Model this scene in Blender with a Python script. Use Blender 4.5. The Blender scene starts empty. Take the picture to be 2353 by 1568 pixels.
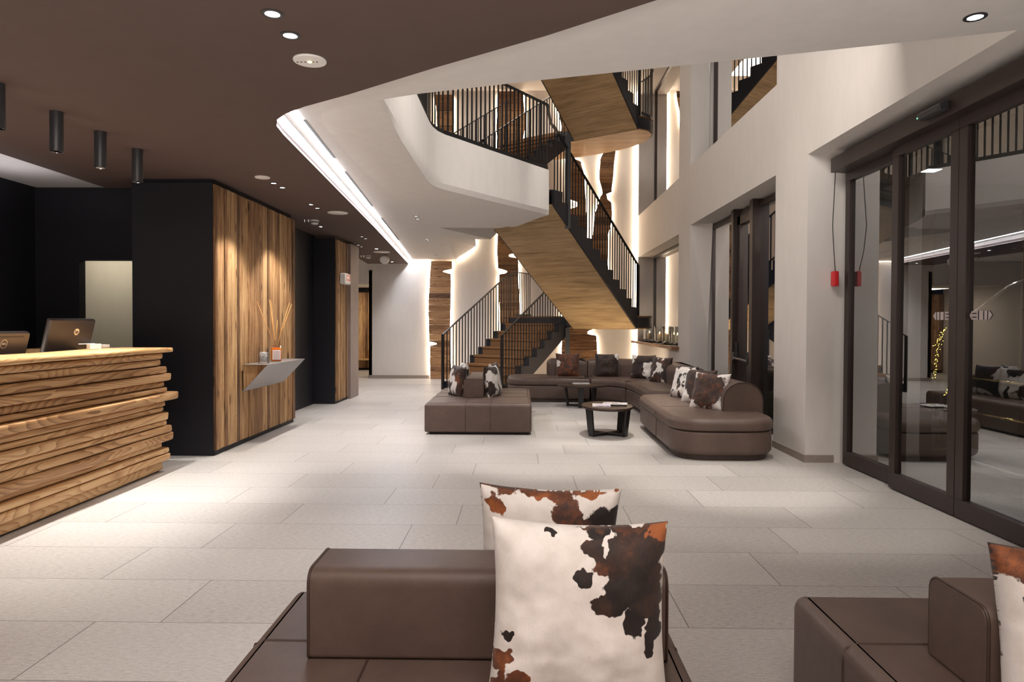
import bpy, bmesh, math, random
from mathutils import Vector, Matrix, noise, geometry
random.seed(7)
sc = bpy.context.scene
COL = sc.collection
# ---------------------------------------------------------------- camera
F_PX, IMW, IMH = 1569.0, 2353.0, 1568.0
yaw, pitch, roll = math.atan(23.5 / F_PX), math.radians(0.95), 0.004
fw = Vector((-math.sin(yaw) * math.cos(pitch), math.cos(yaw) * math.cos(pitch), -math.sin(pitch)))
r0 = Vector((math.cos(yaw), math.sin(yaw), 0)); u0 = r0.cross(fw)
rt = r0 * math.cos(roll) + u0 * math.sin(roll); up = -r0 * math.sin(roll) + u0 * math.cos(roll)
cam_d = bpy.data.cameras.new('camera'); cam = bpy.data.objects.new('camera', cam_d); COL.objects.link(cam)
m = Matrix((rt, up, -fw)).transposed().to_4x4(); m.translation = (0, 0, 1.38); cam.matrix_world = m
cam_d.sensor_width = 36.0; cam_d.lens = 36.0 * F_PX / IMW; cam_d.shift_y = -14.0 / IMW
cam_d.clip_start = 0.05
sc.camera = cam
# ---------------------------------------------------------------- world, view, sampling quality
w = bpy.data.worlds.new('night'); sc.world = w; w.use_nodes = True
w.node_tree.nodes['Background'].inputs[0].default_value = (0.010, 0.013, 0.022, 1)
w.node_tree.nodes['Background'].inputs[1].default_value = 0.25
vs = sc.view_settings
vs.view_transform = 'Standard'; vs.look = 'None'; vs.gamma = 1.0; vs.use_curve_mapping = False
vs.exposure = 1.0
try:
    cy = sc.cycles
    cy.use_denoising = True; cy.use_adaptive_sampling = True; cy.adaptive_threshold = 0.02; cy.max_bounces = 7; cy.diffuse_bounces = 4; cy.glossy_bounces = 4
    cy.transmission_bounces = 6; cy.transparent_max_bounces = 12; cy.sample_clamp_indirect = 4.0
    cy.caustics_reflective = False; cy.caustics_refractive = False
except Exception:
    pass
# ---------------------------------------------------------------- large ceiling lights of the lobby
def area(name, loc, sx, sy, power, col=(1, .86, .72), rot=(0, 0, 0)):
    d = bpy.data.lights.new(name, 'AREA'); d.shape = 'RECTANGLE'; d.size = sx; d.size_y = sy
    d.energy = power; d.color = col
    o = bpy.data.objects.new(name, d); COL.objects.link(o); o.location = loc; o.rotation_euler = rot
    return o
def spot(name, loc, target, power, deg=60, blend=.6, size=.03, col=(1, .87, .74), parent=None):
    d = bpy.data.lights.new(name, 'SPOT'); d.energy = power; d.spot_size = math.radians(deg); d.spot_blend = blend
    d.shadow_soft_size = size; d.color = col
    o = bpy.data.objects.new(name, d); COL.objects.link(o)
    q = (Vector(target) - Vector(loc)).to_track_quat('-Z', 'Y')
    if parent is not None:
        o.parent = parent; o.location = Vector(loc) - parent.location
    else:
        o.location = loc
    o.rotation_euler = q.to_euler()
    return o
WARM = (1.0, .80, .60)
LK = dict(lobby=60, atrium=120, reception=10)
NEUT = (1, .925, .86)
area('lobby_light', (-.6, .2, 2.80), 3.6, 2.6, 46, NEUT)
area('atrium_light', (.9, 8.4, 7.0), 2.6, 4.6, 36, NEUT)
area('stair_light', (.2, 14.3, 7.0), 3.0, 2.6, 60, (1, .88, .76))
# added unseen fills for ceilings and balcony front, plus the warm lamp below the stairs
UPR = (math.pi, 0, 0)
area('added_fill_lobby', (-.2, -1.3, .8), 4.0, 1.6, 270, NEUT, UPR)  # unseen upward fill behind the viewer, added to brighten the ceilings
area('added_fill_gallery', (.9, 4.75, 3.78), 2.6, .15, 42, NEUT, (math.radians(80), 0, math.radians(14)))  # unseen fill on the upper deck, added to brighten the balcony front
area('added_fill_desk', (-4.3, 4.2, .9), .3, 2.6, 9, NEUT, UPR)  # unseen upward fill at the desk, added to lift the dark ceiling
area('corridor_lamp', (-4.7, 18.7, 2.36), .8, .8, 13, (1, .86, .66))
area('wash_lamp_corner', (1.6, 13.4, .25), 1.6, .4, 13, (1, .80, .55), (math.pi * .62, 0, 0))
area('passage_lamp', (-5.55, 8.72, 2.38), 1.0, .9, 8, (1, .93, .84))
area('added_fill_reception', (-5.2, 5.6, 2.55), .6, 3.2, 3.5, (.95, .92, 1), UPR)  # upward fill without a fitting, added to brighten the pale reception ceiling
# ---------------------------------------------------------------- node helpers
def nt(name):
    mt = bpy.data.materials.new(name); mt.use_nodes = True
    t = mt.node_tree; b = t.nodes['Principled BSDF']
    return mt, t, b
def nd(t, typ, **kw):
    x = t.nodes.new(typ)
    ins = kw.pop('i', {})
    for k, v in kw.items(): setattr(x, k, v)
    for k, v in ins.items():
        if isinstance(v, bpy.types.NodeSocket): t.links.new(v, x.inputs[k])
        else: x.inputs[k].default_value = v
    return x
def c4(c): return (c[0], c[1], c[2], 1.0)
def srgb(r, g, b):
    f = lambda v: (v / 255 / 12.92) if v / 255 <= .04045 else ((v / 255 + .055) / 1.055) ** 2.4
    return (f(r), f(g), f(b))
def ramp(t, fac, stops, interp='LINEAR'):
    x = nd(t, 'ShaderNodeValToRGB', i={0: fac}); e = x.color_ramp; e.interpolation = interp
    e.elements[0].position = stops[0][0]; e.elements[0].color = c4(stops[0][1])
    e.elements[1].position = stops[-1][0]; e.elements[1].color = c4(stops[-1][1])
    for p, c in stops[1:-1]:
        k = e.elements.new(p); k.color = c4(c)
    return x.outputs[0]
def math_(t, op, a, b=None, c=None):
    x = nd(t, 'ShaderNodeMath', operation=op)
    for k, v in enumerate((a, b, c)):
        if v is None: continue
        if isinstance(v, bpy.types.NodeSocket): t.links.new(v, x.inputs[k])
        else: x.inputs[k].default_value = v
    return x.outputs[0]
def mixc(t, fac, a, b, blend='MIX'):
    x = nd(t, 'ShaderNodeMix', data_type='RGBA', blend_type=blend)
    for s, v in ((0, fac), (6, a), (7, b)):
        if isinstance(v, bpy.types.NodeSocket): t.links.new(v, x.inputs[s])
        else: x.inputs[s].default_value = c4(v) if isinstance(v, (tuple, list)) else v
    return x.outputs[2]
def coord(t, scale=(1, 1, 1), kind='Object', loc=(0, 0, 0), rot=(0, 0, 0)):
    tc = nd(t, 'ShaderNodeTexCoord')
    return nd(t, 'ShaderNodeMapping', i={0: tc.outputs[kind], 1: loc, 2: rot, 3: scale}).outputs[0]
def tex(t, v, scale=5, detail=4, rough=.5, dist=0):
    return nd(t, 'ShaderNodeTexNoise', i={'Vector': v, 'Scale': scale, 'Detail': detail, 'Roughness': rough, 'Distortion': dist}).outputs[0]
def bump(t, b, h, strength=.2, dist=.01):
    x = nd(t, 'ShaderNodeBump', i={'Strength': strength, 'Distance': dist, 'Height': h})
    t.links.new(x.outputs[0], b.inputs['Normal'])
def plain(name, col, rough=.5, metal=0.0, var=.05, scale=6, bmp=0.0, spec=.5):
    mt, t, b = nt(name)
    v = coord(t); n = tex(t, v, scale, 5)
    c = ramp(t, n, [(.3, tuple(x * (1 - var) for x in col)), (.7, tuple(min(1, x * (1 + var)) for x in col))])
    t.links.new(c, b.inputs['Base Color'])
    b.inputs['Roughness'].default_value = rough; b.inputs['Metallic'].default_value = metal
    b.inputs['Specular IOR Level'].default_value = spec
    if bmp: bump(t, b, tex(t, v, scale * 40, 3), bmp, .002)
    return mt
def emis(name, col, strength):
    mt, t, b = nt(name)
    b.inputs['Base Color'].default_value = c4((.8, .8, .8))
    b.inputs['Emission Color'].default_value = c4(col); b.inputs['Emission Strength'].default_value = strength
    return mt
def wood(name, dark, mid, light, axis='z', dens=1.0, rough=.55, attr=True, rings=0.0, contrast=.5, objrand=False, knots=0.0):
    mt, t, b = nt(name)
    s = {'x': (1.2, 36, 36), 'y': (36, 1.2, 36), 'z': (36, 36, 1.2)}[axis]
    tc = nd(t, 'ShaderNodeTexCoord').outputs['Object']
    if attr:
        a = nd(t, 'ShaderNodeAttribute', attribute_name='rnd').outputs['Fac']
        off = nd(t, 'ShaderNodeCombineXYZ', i={0: math_(t, 'MULTIPLY', a, 17.0), 1: math_(t, 'MULTIPLY', a, 31.0), 2: math_(t, 'MULTIPLY', a, 7.0)}).outputs[0]
        tc = nd(t, 'ShaderNodeVectorMath', operation='ADD', i={0: tc, 1: off}).outputs[0]
    elif objrand:
        a = nd(t, 'ShaderNodeObjectInfo').outputs['Random']
        off = nd(t, 'ShaderNodeCombineXYZ', i={0: math_(t, 'MULTIPLY', a, 17.0), 1: math_(t, 'MULTIPLY', a, 31.0), 2: math_(t, 'MULTIPLY', a, 7.0)}).outputs[0]
        tc = nd(t, 'ShaderNodeVectorMath', operation='ADD', i={0: tc, 1: off}).outputs[0]
    else:
        a = None
    v = nd(t, 'ShaderNodeMapping', i={0: tc, 3: tuple(x * dens for x in s)}).outputs[0]
    g = tex(t, v, 1.0, 8, .62, 1.2)
    v2 = nd(t, 'ShaderNodeMapping', i={0: tc, 3: tuple((1.0 if x < 5 else 5.5) * dens for x in s)}).outputs[0]
    big = tex(t, v2, 1.2, 3, .5, .6)
    if rings:
        wv = nd(t, 'ShaderNodeMapping', i={0: tc, 3: tuple((.55 if x < 5 else 3.4) * dens for x in s)}).outputs[0]
        nn = tex(t, wv, 1.1, 2, .45, .3)
        rg = math_(t, 'FRACT', math_(t, 'MULTIPLY', nn, 38.0))
        rg = math_(t, 'POWER', rg, 2.2)
        g = math_(t, 'ADD', math_(t, 'MULTIPLY', g, 1 - rings), math_(t, 'MULTIPLY', math_(t, 'SUBTRACT', 1.0, rg), rings))
    f = math_(t, 'ADD', math_(t, 'MULTIPLY', g, .68), math_(t, 'MULTIPLY', big, .32))
    if knots:
        kv = nd(t, 'ShaderNodeMapping', i={0: tc, 3: {'x': (2.2, 9, 9), 'y': (9, 2.2, 9), 'z': (9, 9, 2.2)}[axis]}).outputs[0]
        kd = nd(t, 'ShaderNodeTexVoronoi', i={'Vector': kv, 'Scale': 1.0}).outputs[0]
        kn = nd(t, 'ShaderNodeMapRange', i={0: kd, 1: .03, 2: .16, 3: knots, 4: 0.0}).outputs[0]
        f = math_(t, 'SUBTRACT', f, kn)
    if a is not None:
        f = math_(t, 'ADD', f, math_(t, 'MULTIPLY', math_(t, 'SUBTRACT', a, .5), contrast * .55))
    c = ramp(t, f, [(.33, dark), (.5, mid), (.66, light)])
    t.links.new(c, b.inputs['Base Color']); b.inputs['Roughness'].default_value = rough
    bump(t, b, g, .55, .004)
    return mt
# ---------------------------------------------------------------- materials
MT = {}
def make_floor():
    mt, t, b = nt('stone_tiles')
    p = nd(t, 'ShaderNodeNewGeometry').outputs['Position']
    s = nd(t, 'ShaderNodeSeparateXYZ', i={0: p})
    X, Y = s.outputs[0], s.outputs[1]
    W, L = .5165, 1.2105
    rf = math_(t, 'DIVIDE', math_(t, 'SUBTRACT', Y, 3.092 - 30 * W), W)
    row = math_(t, 'FLOOR', rf); ry = math_(t, 'FRACT', rf)
    k = math_(t, 'MODULO', row, 3.0)      # row 30 -> 0
    # offsets 0, -.6, -.3
    k1 = math_(t, 'COMPARE', k, 1.0, .1); k2 = math_(t, 'COMPARE', k, 2.0, .1)
    off = math_(t, 'ADD', math_(t, 'MULTIPLY', k1, -.6), math_(t, 'MULTIPLY', k2, -.3))
    cf = math_(t, 'DIVIDE', math_(t, 'SUBTRACT', X, math_(t, 'ADD', off, -.447 - 20 * L)), L)
    cx = math_(t, 'FRACT', cf); cell = math_(t, 'FLOOR', cf)
    dx = math_(t, 'MULTIPLY', math_(t, 'MINIMUM', cx, math_(t, 'SUBTRACT', 1.0, cx)), L)
    dy = math_(t, 'MULTIPLY', math_(t, 'MINIMUM', ry, math_(t, 'SUBTRACT', 1.0, ry)), W)
    j = math_(t, 'LESS_THAN', math_(t, 'MINIMUM', math_(t, 'MULTIPLY', dx, .8), dy), .0017)
    rnd = nd(t, 'ShaderNodeTexWhiteNoise', noise_dimensions='2D', i={'Vector': nd(t, 'ShaderNodeCombineXYZ', i={0: row, 1: cell}).outputs[0]}).outputs[0]
    v = nd(t, 'ShaderNodeMapping', i={0: p, 3: (18, 60, 1)}).outputs[0]
    st = tex(t, v, 1.6, 8, .72)
    fine = tex(t, nd(t, 'ShaderNodeMapping', i={0: p, 3: (60, 170, 1)}).outputs[0], 2.0, 4, .6)
    f = math_(t, 'ADD', math_(t, 'MULTIPLY', st, .6), math_(t, 'MULTIPLY', fine, .4))
    f = math_(t, 'ADD', f, math_(t, 'MULTIPLY', math_(t, 'SUBTRACT', rnd, .5), .07))
    c = ramp(t, f, [(.36, (.30, .275, .258)), (.47, (.46, .435, .412)), (.60, (.58, .555, .53))])
    c = mixc(t, j, c, (.10, .09, .085))
    t.links.new(c, b.inputs['Base Color']); b.inputs['Roughness'].default_value = .42
    b.inputs['Specular IOR Level'].default_value = .35
    bump(t, b, f, .12, .003)
    return mt
MT['floor'] = make_floor()
def plaster(name, col, bm=.25):
    mt, t, b = nt(name)
    v = coord(t, (1, 1, .35)); n = tex(t, v, 9, 6, .6)
    c = ramp(t, n, [(.3, tuple(x * .965 for x in col)), (.7, tuple(min(1, x * 1.02) for x in col))])
    t.links.new(c, b.inputs['Base Color']); b.inputs['Roughness'].default_value = .85
    b.inputs['Specular IOR Level'].default_value = .2
    bump(t, b, tex(t, coord(t), 260, 3), bm, .001)
    return mt
MT['white'] = plaster('white_plaster', (.72, .68, .645))
MT['soffit'] = plaster('smooth_white_plaster', (.74, .71, .68), .08)
MT['dark_ceiling'] = plain('taupe_ceiling_paint', srgb(92, 76, 70), .75, var=.03, spec=.25)
MT['black'] = plain('black_wall_panel', srgb(32, 32, 38), .55, var=.06, scale=3, spec=.3)
MT['beige'] = plaster('beige_linen_panel', srgb(168, 160, 142))
MT['trim'] = plain('grey_stone_skirting', srgb(150, 138, 128), .6, var=.08, scale=30)
MT['reclaimed'] = wood('reclaimed_boards', srgb(70, 48, 30), srgb(144, 104, 66), srgb(200, 164, 118), 'z', 1.5, .65, True, .06, .42, knots=.3)
MT['barn'] = wood('barn_planks', srgb(70, 46, 28), srgb(136, 98, 64), srgb(178, 138, 96), 'x', .8, .7, True, .12, .45, knots=.25)
MT['oak'] = wood('oiled_larch', srgb(140, 100, 62), srgb(186, 143, 97), srgb(208, 170, 124), 'y', .8, .55, False, .36, .35, True, knots=.12)
MT['oaktop'] = wood('oiled_larch_top', srgb(146, 102, 60), srgb(194, 148, 96), srgb(214, 174, 124), 'y', .8, .4, False, .30, .4, False)
MT['veneer'] = wood('stair_soffit_veneer', srgb(118, 94, 64), srgb(172, 143, 104), srgb(196, 168, 130), 'x', .9, .6, False, .0, .4)
MT['sill'] = wood('walnut_sill', srgb(70, 42, 26), srgb(124, 82, 54), srgb(150, 106, 74), 'y', 1.0, .5, False)
MT['steel'] = plain('black_steel', srgb(30, 29, 31), .45, .3, .08, 20)
MT['stringer'] = plain('anthracite_steel', srgb(46, 46, 52), .5, .2, .05, 10)
MT['carpet'] = plain('brown_stair_carpet', srgb(122, 90, 62), .95, 0, .15, 60, .5, .1)
MT['bronze'] = plain('dark_bronze_frame', srgb(58, 48, 45), .42, .35, .06, 8)
MT['chrome'] = plain('polished_chrome', (.85, .85, .86), .06, 1.0, .02)
MT['brass'] = plain('polished_brass', (.85, .62, .24), .12, 1.0, .03)
MT['rubber'] = plain('black_rubber', (.02, .02, .02), .7)
MT['white_plastic'] = plain('white_plastic', (.78, .76, .73), .4, var=.02)
MT['black_plastic'] = plain('black_plastic', (.03, .03, .033), .4, var=.02)
MT['table'] = plain('dark_stained_oak', srgb(54, 42, 36), .42, 0, .18, 14)
MT['table_leg'] = plain('black_lacquer', srgb(28, 28, 30), .4, 0, .1, 10)
MT['grey_metal'] = plain('brushed_grey_metal', srgb(150, 147, 146), .42, .55, .06, 50)
MT['monitor'] = plain('gunmetal_shell', srgb(96, 88, 84), .32, .6, .03, 8)
MT['screen'] = plain('black_screen', (.01, .01, .012), .15)
MT['paper'] = plain('white_paper', (.8, .79, .78), .5, var=.02)
MT['print'] = None
MT['red'] = plain('red_plastic', (.62, .015, .02), .35, var=.03)
MT['grate'] = None
MT['wax'] = None
MT['led'] = emis('warm_led_strip', (1, .80, .58), 15)
MT['cove_led'] = emis('cool_white_led_strip', (.93, .93, 1.0), 30)
MT['lamp'] = emis('lamp_lens', (.96, .97, 1.0), 5)
MT['lamp_dim'] = emis('lamp_lens_dim', (.95, .97, 1.0), .45)
MT['flame'] = emis('candle_flame', (1, .72, .25), 22)
MT['fairy'] = emis('yellow_fairy_light', (1, .66, .12), 5)
MT['green_led'] = emis('green_diode', (.05, 1, .25), 4)
def leather(name, col):
    mt, t, b = nt(name)
    v = coord(t)
    n = tex(t, v, 4.5, 6, .6); n2 = tex(t, v, 26, 4)
    f = math_(t, 'ADD', math_(t, 'MULTIPLY', n, .75), math_(t, 'MULTIPLY', n2, .25))
    c = ramp(t, f, [(.32, tuple(x * .82 for x in col)), (.52, col), (.7, tuple(x * 1.2 for x in col))])
    t.links.new(c, b.inputs['Base Color']); b.inputs['Roughness'].default_value = .48
    b.inputs['Specular IOR Level'].default_value = .45
    vo = nd(t, 'ShaderNodeTexVoronoi', i={'Vector': v, 'Scale': 330}).outputs[0]
    h = math_(t, 'ADD', math_(t, 'MULTIPLY', vo, .25), math_(t, 'MULTIPLY', tex(t, v, 9, 3), .9))
    bump(t, b, h, .22, .006)
    return mt
MT['leather'] = leather('brown_leather', srgb(95, 78, 70))
MT['piping'] = leather('leather_piping', srgb(70, 54, 48))
def hide():
    mt, t, b = nt('cow_hide')
    v = coord(t)
    pat = nd(t, 'ShaderNodeAttribute', attribute_name='pat').outputs['Fac']
    brn = nd(t, 'ShaderNodeAttribute', attribute_name='brn').outputs['Fac']
    j = math_(t, 'MULTIPLY', math_(t, 'SUBTRACT', tex(t, v, 38, 5, .7), .5), .30)
    j2 = math_(t, 'MULTIPLY', math_(t, 'SUBTRACT', tex(t, nd(t, 'ShaderNodeMapping', i={0: v, 3: (320, 320, 60)}).outputs[0], 1, 3), .5), .16)
    p = math_(t, 'ADD', math_(t, 'ADD', pat, j), j2)
    msk = nd(t, 'ShaderNodeMapRange', i={0: p, 1: -.03, 2: .05}).outputs[0]
    n = tex(t, v, 16, 6, .75)
    bb = math_(t, 'ADD', brn, math_(t, 'MULTIPLY', math_(t, 'SUBTRACT', n, .5), 1.3))
    dark = ramp(t, bb, [(.15, srgb(34, 26, 24)), (.5, srgb(62, 42, 34)), (.78, srgb(112, 64, 38)), (1.05 if False else 1.0, srgb(160, 92, 48))])
    wht = ramp(t, tex(t, v, 14, 6, .6), [(.3, srgb(222, 215, 208)), (.62, srgb(238, 233, 228))])
    t.links.new(mixc(t, msk, wht, dark), b.inputs['Base Color'])
    b.inputs['Roughness'].default_value = .55
    b.inputs['Specular IOR Level'].default_value = .35
    b.inputs['Sheen Weight'].default_value = .15
    fur = tex(t, nd(t, 'ShaderNodeMapping', i={0: v, 3: (420, 420, 90)}).outputs[0], 1, 4, .7, .8)
    bump(t, b, math_(t, 'ADD', fur, math_(t, 'MULTIPLY', tex(t, v, 12, 3), .8)), .30, .004)
    return mt
MT['hide'] = hide()
def glass(name, refl=.16, tint=(1, 1, 1), rough=0.0, k=2.2):
    mt, t, b = nt(name)
    out = t.nodes['Material Output']
    tr = nd(t, 'ShaderNodeBsdfTransparent', i={0: c4(tint)})
    gl = nd(t, 'ShaderNodeBsdfGlossy', i={0: c4((1, 1, 1)), 'Roughness': rough})
    fr = nd(t, 'ShaderNodeFresnel', i={0: 1.5})
    f = math_(t, 'MAXIMUM', math_(t, 'MINIMUM', math_(t, 'ADD', math_(t, 'MULTIPLY', fr.outputs[0], k), refl), 1.0), 0.0)
    x = nd(t, 'ShaderNodeMixShader', i={0: f, 1: tr.outputs[0], 2: gl.outputs[0]})
    t.links.new(x.outputs[0], out.inputs[0])
    return mt
MT['glass'] = glass('window_glass', .12, (.80, .84, .82))
MT['clear'] = glass('clear_glass', -.03, (.985, .99, .99), 0.0, .8)
def amber():
    mt, t, b = nt('amber_liquid')
    b.inputs['Base Color'].default_value = c4(srgb(216, 104, 22)); b.inputs['Roughness'].default_value = .06
    b.inputs['Transmission Weight'].default_value = .12; b.inputs['IOR'].default_value = 1.33
    n = tex(t, coord(t), 3); t.links.new(ramp(t, n, [(0, srgb(205, 96, 18)), (1, srgb(226, 116, 28))]), b.inputs['Base Color'])
    return mt
MT['amber'] = amber()
def wax():
    mt, t, b = nt('candle_wax')
    v = coord(t); z = nd(t, 'ShaderNodeSeparateXYZ', i={0: v}).outputs[2]
    b.inputs['Base Color'].default_value = c4(srgb(240, 226, 196)); b.inputs['Roughness'].default_value = .5
    b.inputs['Subsurface Weight'].default_value = .3
    n = tex(t, v, 20); t.links.new(ramp(t, n, [(.3, srgb(236, 220, 188)), (.7, srgb(244, 234, 208))]), b.inputs['Base Color'])
    return mt
MT['wax'] = wax()
def grate():
    mt, t, b = nt('entrance_mat_grooves')
    y = nd(t, 'ShaderNodeSeparateXYZ', i={0: nd(t, 'ShaderNodeNewGeometry').outputs['Position']}).outputs[0]
    f = math_(t, 'FRACT', math_(t, 'MULTIPLY', y, 22.0))
    c = ramp(t, f, [(.0, (.30, .30, .31)), (.55, (.34, .34, .35)), (.62, (.10, .10, .11)), (1, (.10, .10, .11))])
    t.links.new(c, b.inputs['Base Color']); b.inputs['Roughness'].default_value = .7
    return mt
MT['grate'] = grate()
def cover(name, seed, cols):
    mt, t, b = nt(name)
    v = coord(t, (9, 14, 1), loc=(seed, seed * 2, 0))
    n = nd(t, 'ShaderNodeTexVoronoi', i={'Vector': v, 'Scale': 1.4}).outputs[1]
    s = nd(t, 'ShaderNodeSeparateColor', i={0: n}).outputs[0]
    t.links.new(ramp(t, s, cols, 'CONSTANT'), b.inputs['Base Color']); b.inputs['Roughness'].default_value = .25
    return mt
MT['cover1'] = cover('magazine_print', 1.3, [(0, srgb(225, 222, 226)), (.5, srgb(150, 130, 190)), (.62, srgb(228, 224, 226)), (.85, srgb(96, 72, 104)), (1, srgb(210, 206, 210))])
MT['cover2'] = cover('magazine_print_blue', 4.1, [(0, srgb(232, 230, 226)), (.45, srgb(160, 170, 214)), (.6, srgb(230, 226, 220)), (.9, srgb(90, 90, 128)), (1, srgb(214, 208, 196))])
# ---------------------------------------------------------------- mesh builder
class MB:
    def __init__(s): s.v = []; s.f = []; s.r = []
    def add(s, vs, fs, rnd=0.5):
        n = len(s.v); s.v += [tuple(q) for q in vs]
        s.f += [tuple(i + n for i in q) for q in fs]; s.r += [rnd] * len(fs); return s
    def box(s, x0, x1, y0, y1, z0, z1, rnd=.5):
        v = [(x0, y0, z0), (x1, y0, z0), (x1, y1, z0), (x0, y1, z0), (x0, y0, z1), (x1, y0, z1), (x1, y1, z1), (x0, y1, z1)]
        return s.add(v, [(3, 2, 1, 0), (4, 5, 6, 7), (0, 1, 5, 4), (1, 2, 6, 5), (2, 3, 7, 6), (3, 0, 4, 7)], rnd)
    def obox(s, c, ax, ay, az, rnd=.5):   # oriented box, half-axis vectors
        c, ax, ay, az = map(Vector, (c, ax, ay, az))
        v = [c + ax * i + ay * j + az * k for k in (-1, 1) for j in (-1, 1) for i in (-1, 1)]
        return s.add(v, [(0, 2, 3, 1), (4, 5, 7, 6), (0, 1, 5, 4), (2, 6, 7, 3), (0, 4, 6, 2), (1, 3, 7, 5)], rnd)
    def prism(s, poly, z0, z1, rnd=.5, caps=True):
        n = len(poly)
        zz0 = z0 if callable(z0) else (lambda x, y: z0); zz1 = z1 if callable(z1) else (lambda x, y: z1)
        v = [(x, y, zz0(x, y)) for x, y in poly] + [(x, y, zz1(x, y)) for x, y in poly]
        f = [(i, (i + 1) % n, n + (i + 1) % n, n + i) for i in range(n)]
        if caps:
            tri = geometry.tessellate_polygon([[Vector((x, y, 0)) for x, y in poly]])
            f += [tuple(q) for q in tri] + [tuple(n + i for i in reversed(q)) for q in tri]
        return s.add(v, f, rnd)
    def poly3(s, pts, rnd=.5):
        return s.add(pts, [tuple(range(len(pts)))], rnd)
    def tube(s, path, r, seg=8, closed=False, rnd=.5, cap=True):
        P = [Vector(p) for p in path]; n = len(P); rings = []
        ref = None
        for i, p in enumerate(P):
            a = P[(i - 1) % n] if (closed or i) else p; b = P[(i + 1) % n] if (closed or i < n - 1) else p
            d = (b - a).normalized() if (b - a).length > 1e-9 else Vector((0, 0, 1))
            if ref is None:
                ref = Vector((0, 0, 1)) if abs(d.z) < .9 else Vector((1, 0, 0))
            u = d.cross(ref)
            if u.length < 1e-6: u = d.cross(Vector((1, 0, 0)))
            u.normalize(); w_ = d.cross(u); ref = -w_ if False else u.cross(d)
            rr = r[i] if isinstance(r, (list, tuple)) else r
            rings.append([p + (u * math.cos(2 * math.pi * k / seg) + w_ * math.sin(2 * math.pi * k / seg)) * rr for k in range(seg)])
        v = [q for g in rings for q in g]; f = []
        for i in range(n if closed else n - 1):
            j = (i + 1) % n
            for k in range(seg):
                l = (k + 1) % seg
                f.append((i * seg + k, i * seg + l, j * seg + l, j * seg + k))
        if cap and not closed:
            f.append(tuple(reversed(range(seg)))); f.append(tuple(range((n - 1) * seg, n * seg)))
        return s.add(v, f, rnd)
    def lathe(s, prof, seg=24, c=(0, 0, 0), rnd=.5, sx=1, sy=1):
        v = []; f = []; n = len(prof)
        for r, z in prof:
            for k in range(seg):
                a = 2 * math.pi * k / seg
                v.append((c[0] + r * sx * math.cos(a), c[1] + r * sy * math.sin(a), c[2] + z))
        for i in range(n - 1):
            for k in range(seg):
                l = (k + 1) % seg
                f.append((i * seg + k, i * seg + l, (i + 1) * seg + l, (i + 1) * seg + k))
        if prof[0][0] > 1e-6: f.append(tuple(reversed(range(seg))))
        if prof[-1][0] > 1e-6: f.append(tuple(range((n - 1) * seg, n * seg)))
        return s.add(v, f, rnd)
    def build(s, name, mt, parent=None, smooth=False, loc=None, bevel=0, seg=2, merge=False, angle=None):
        me = bpy.data.meshes.new(name); me.from_pydata(s.v, [], s.f); me.update()
        a = me.attributes.new('rnd', 'FLOAT', 'FACE'); a.data.foreach_set('value', s.r)
        bm = bmesh.new(); bm.from_mesh(me)
        if merge: bmesh.ops.remove_doubles(bm, verts=bm.verts, dist=1e-5)
        bmesh.ops.recalc_face_normals(bm, faces=bm.faces)
        bm.to_mesh(me); bm.free()
        if smooth:
            me.polygons.foreach_set('use_smooth', [True] * len(me.polygons))
            if angle: me.set_sharp_from_angle(angle=math.radians(angle))
        if mt is not None: me.materials.append(mt)
        o = bpy.data.objects.new(name, me); COL.objects.link(o)
        if parent is not None: o.parent = parent
        if loc is not None: o.location = loc
        if bevel:
            md = o.modifiers.new('bevel', 'BEVEL'); md.width = bevel; md.segments = seg; md.limit_method = 'ANGLE'
        return o
def thing(name, label, cat, loc=(0, 0, 0), rz=0, group=None):
    o = bpy.data.objects.new(name, None); COL.objects.link(o); o.empty_display_size = .1
    o.location = loc; o.rotation_euler = (0, 0, rz); o['label'] = label; o['category'] = cat
    if group: o['group'] = group
    return o
def tag(o, label, cat, group=None):
    o['label'] = label; o['category'] = cat
    if group: o['group'] = group
    return o
def struct(o):
    o['kind'] = 'structure'; return o
def copy_thing(o, loc, rz=None, label=None, parent=None):
    c = o.copy(); COL.objects.link(c)
    if parent is not None: c.parent = parent
    else:
        c.location = loc
        if rz is not None: c.rotation_euler = (0, 0, rz)
        if label: c['label'] = label
    for ch in o.children: copy_thing(ch, None, parent=c)
    return c
def lerp(a, b, t): return a + (b - a) * t
def smoothpoly(pts, it=3, closed=True):
    for _ in range(it):
        q = []; n = len(pts)
        rng = range(n) if closed else range(n - 1)
        if not closed: q.append(pts[0])
        for i in rng:
            a, b = pts[i], pts[(i + 1) % n]
            q.append(tuple(lerp(a[k], b[k], .25) for k in range(len(a)))); q.append(tuple(lerp(a[k], b[k], .75) for k in range(len(a))))
        if not closed: q.append(pts[-1])
        pts = q
    return pts
def area2(p): return sum(p[i][0] * p[(i + 1) % len(p)][1] - p[(i + 1) % len(p)][0] * p[i][1] for i in range(len(p))) / 2
def roundcorners(poly, r, seg=5):
    out = []; n = len(poly)
    for i in range(n):
        p = Vector(poly[i]); a = Vector(poly[i - 1]); b = Vector(poly[(i + 1) % n])
        rr = r[i] if isinstance(r, (list, tuple)) else r
        da = (a - p); db = (b - p); l = min(rr, da.length * .48, db.length * .48)
        if l < 1e-4: out.append(tuple(p)); continue
        A = p + da.normalized() * l; B = p + db.normalized() * l
        for k in range(seg + 1):
            t = k / seg; q = A * (1 - t) ** 2 + p * 2 * t * (1 - t) + B * t ** 2; out.append((q.x, q.y))
    return out
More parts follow.
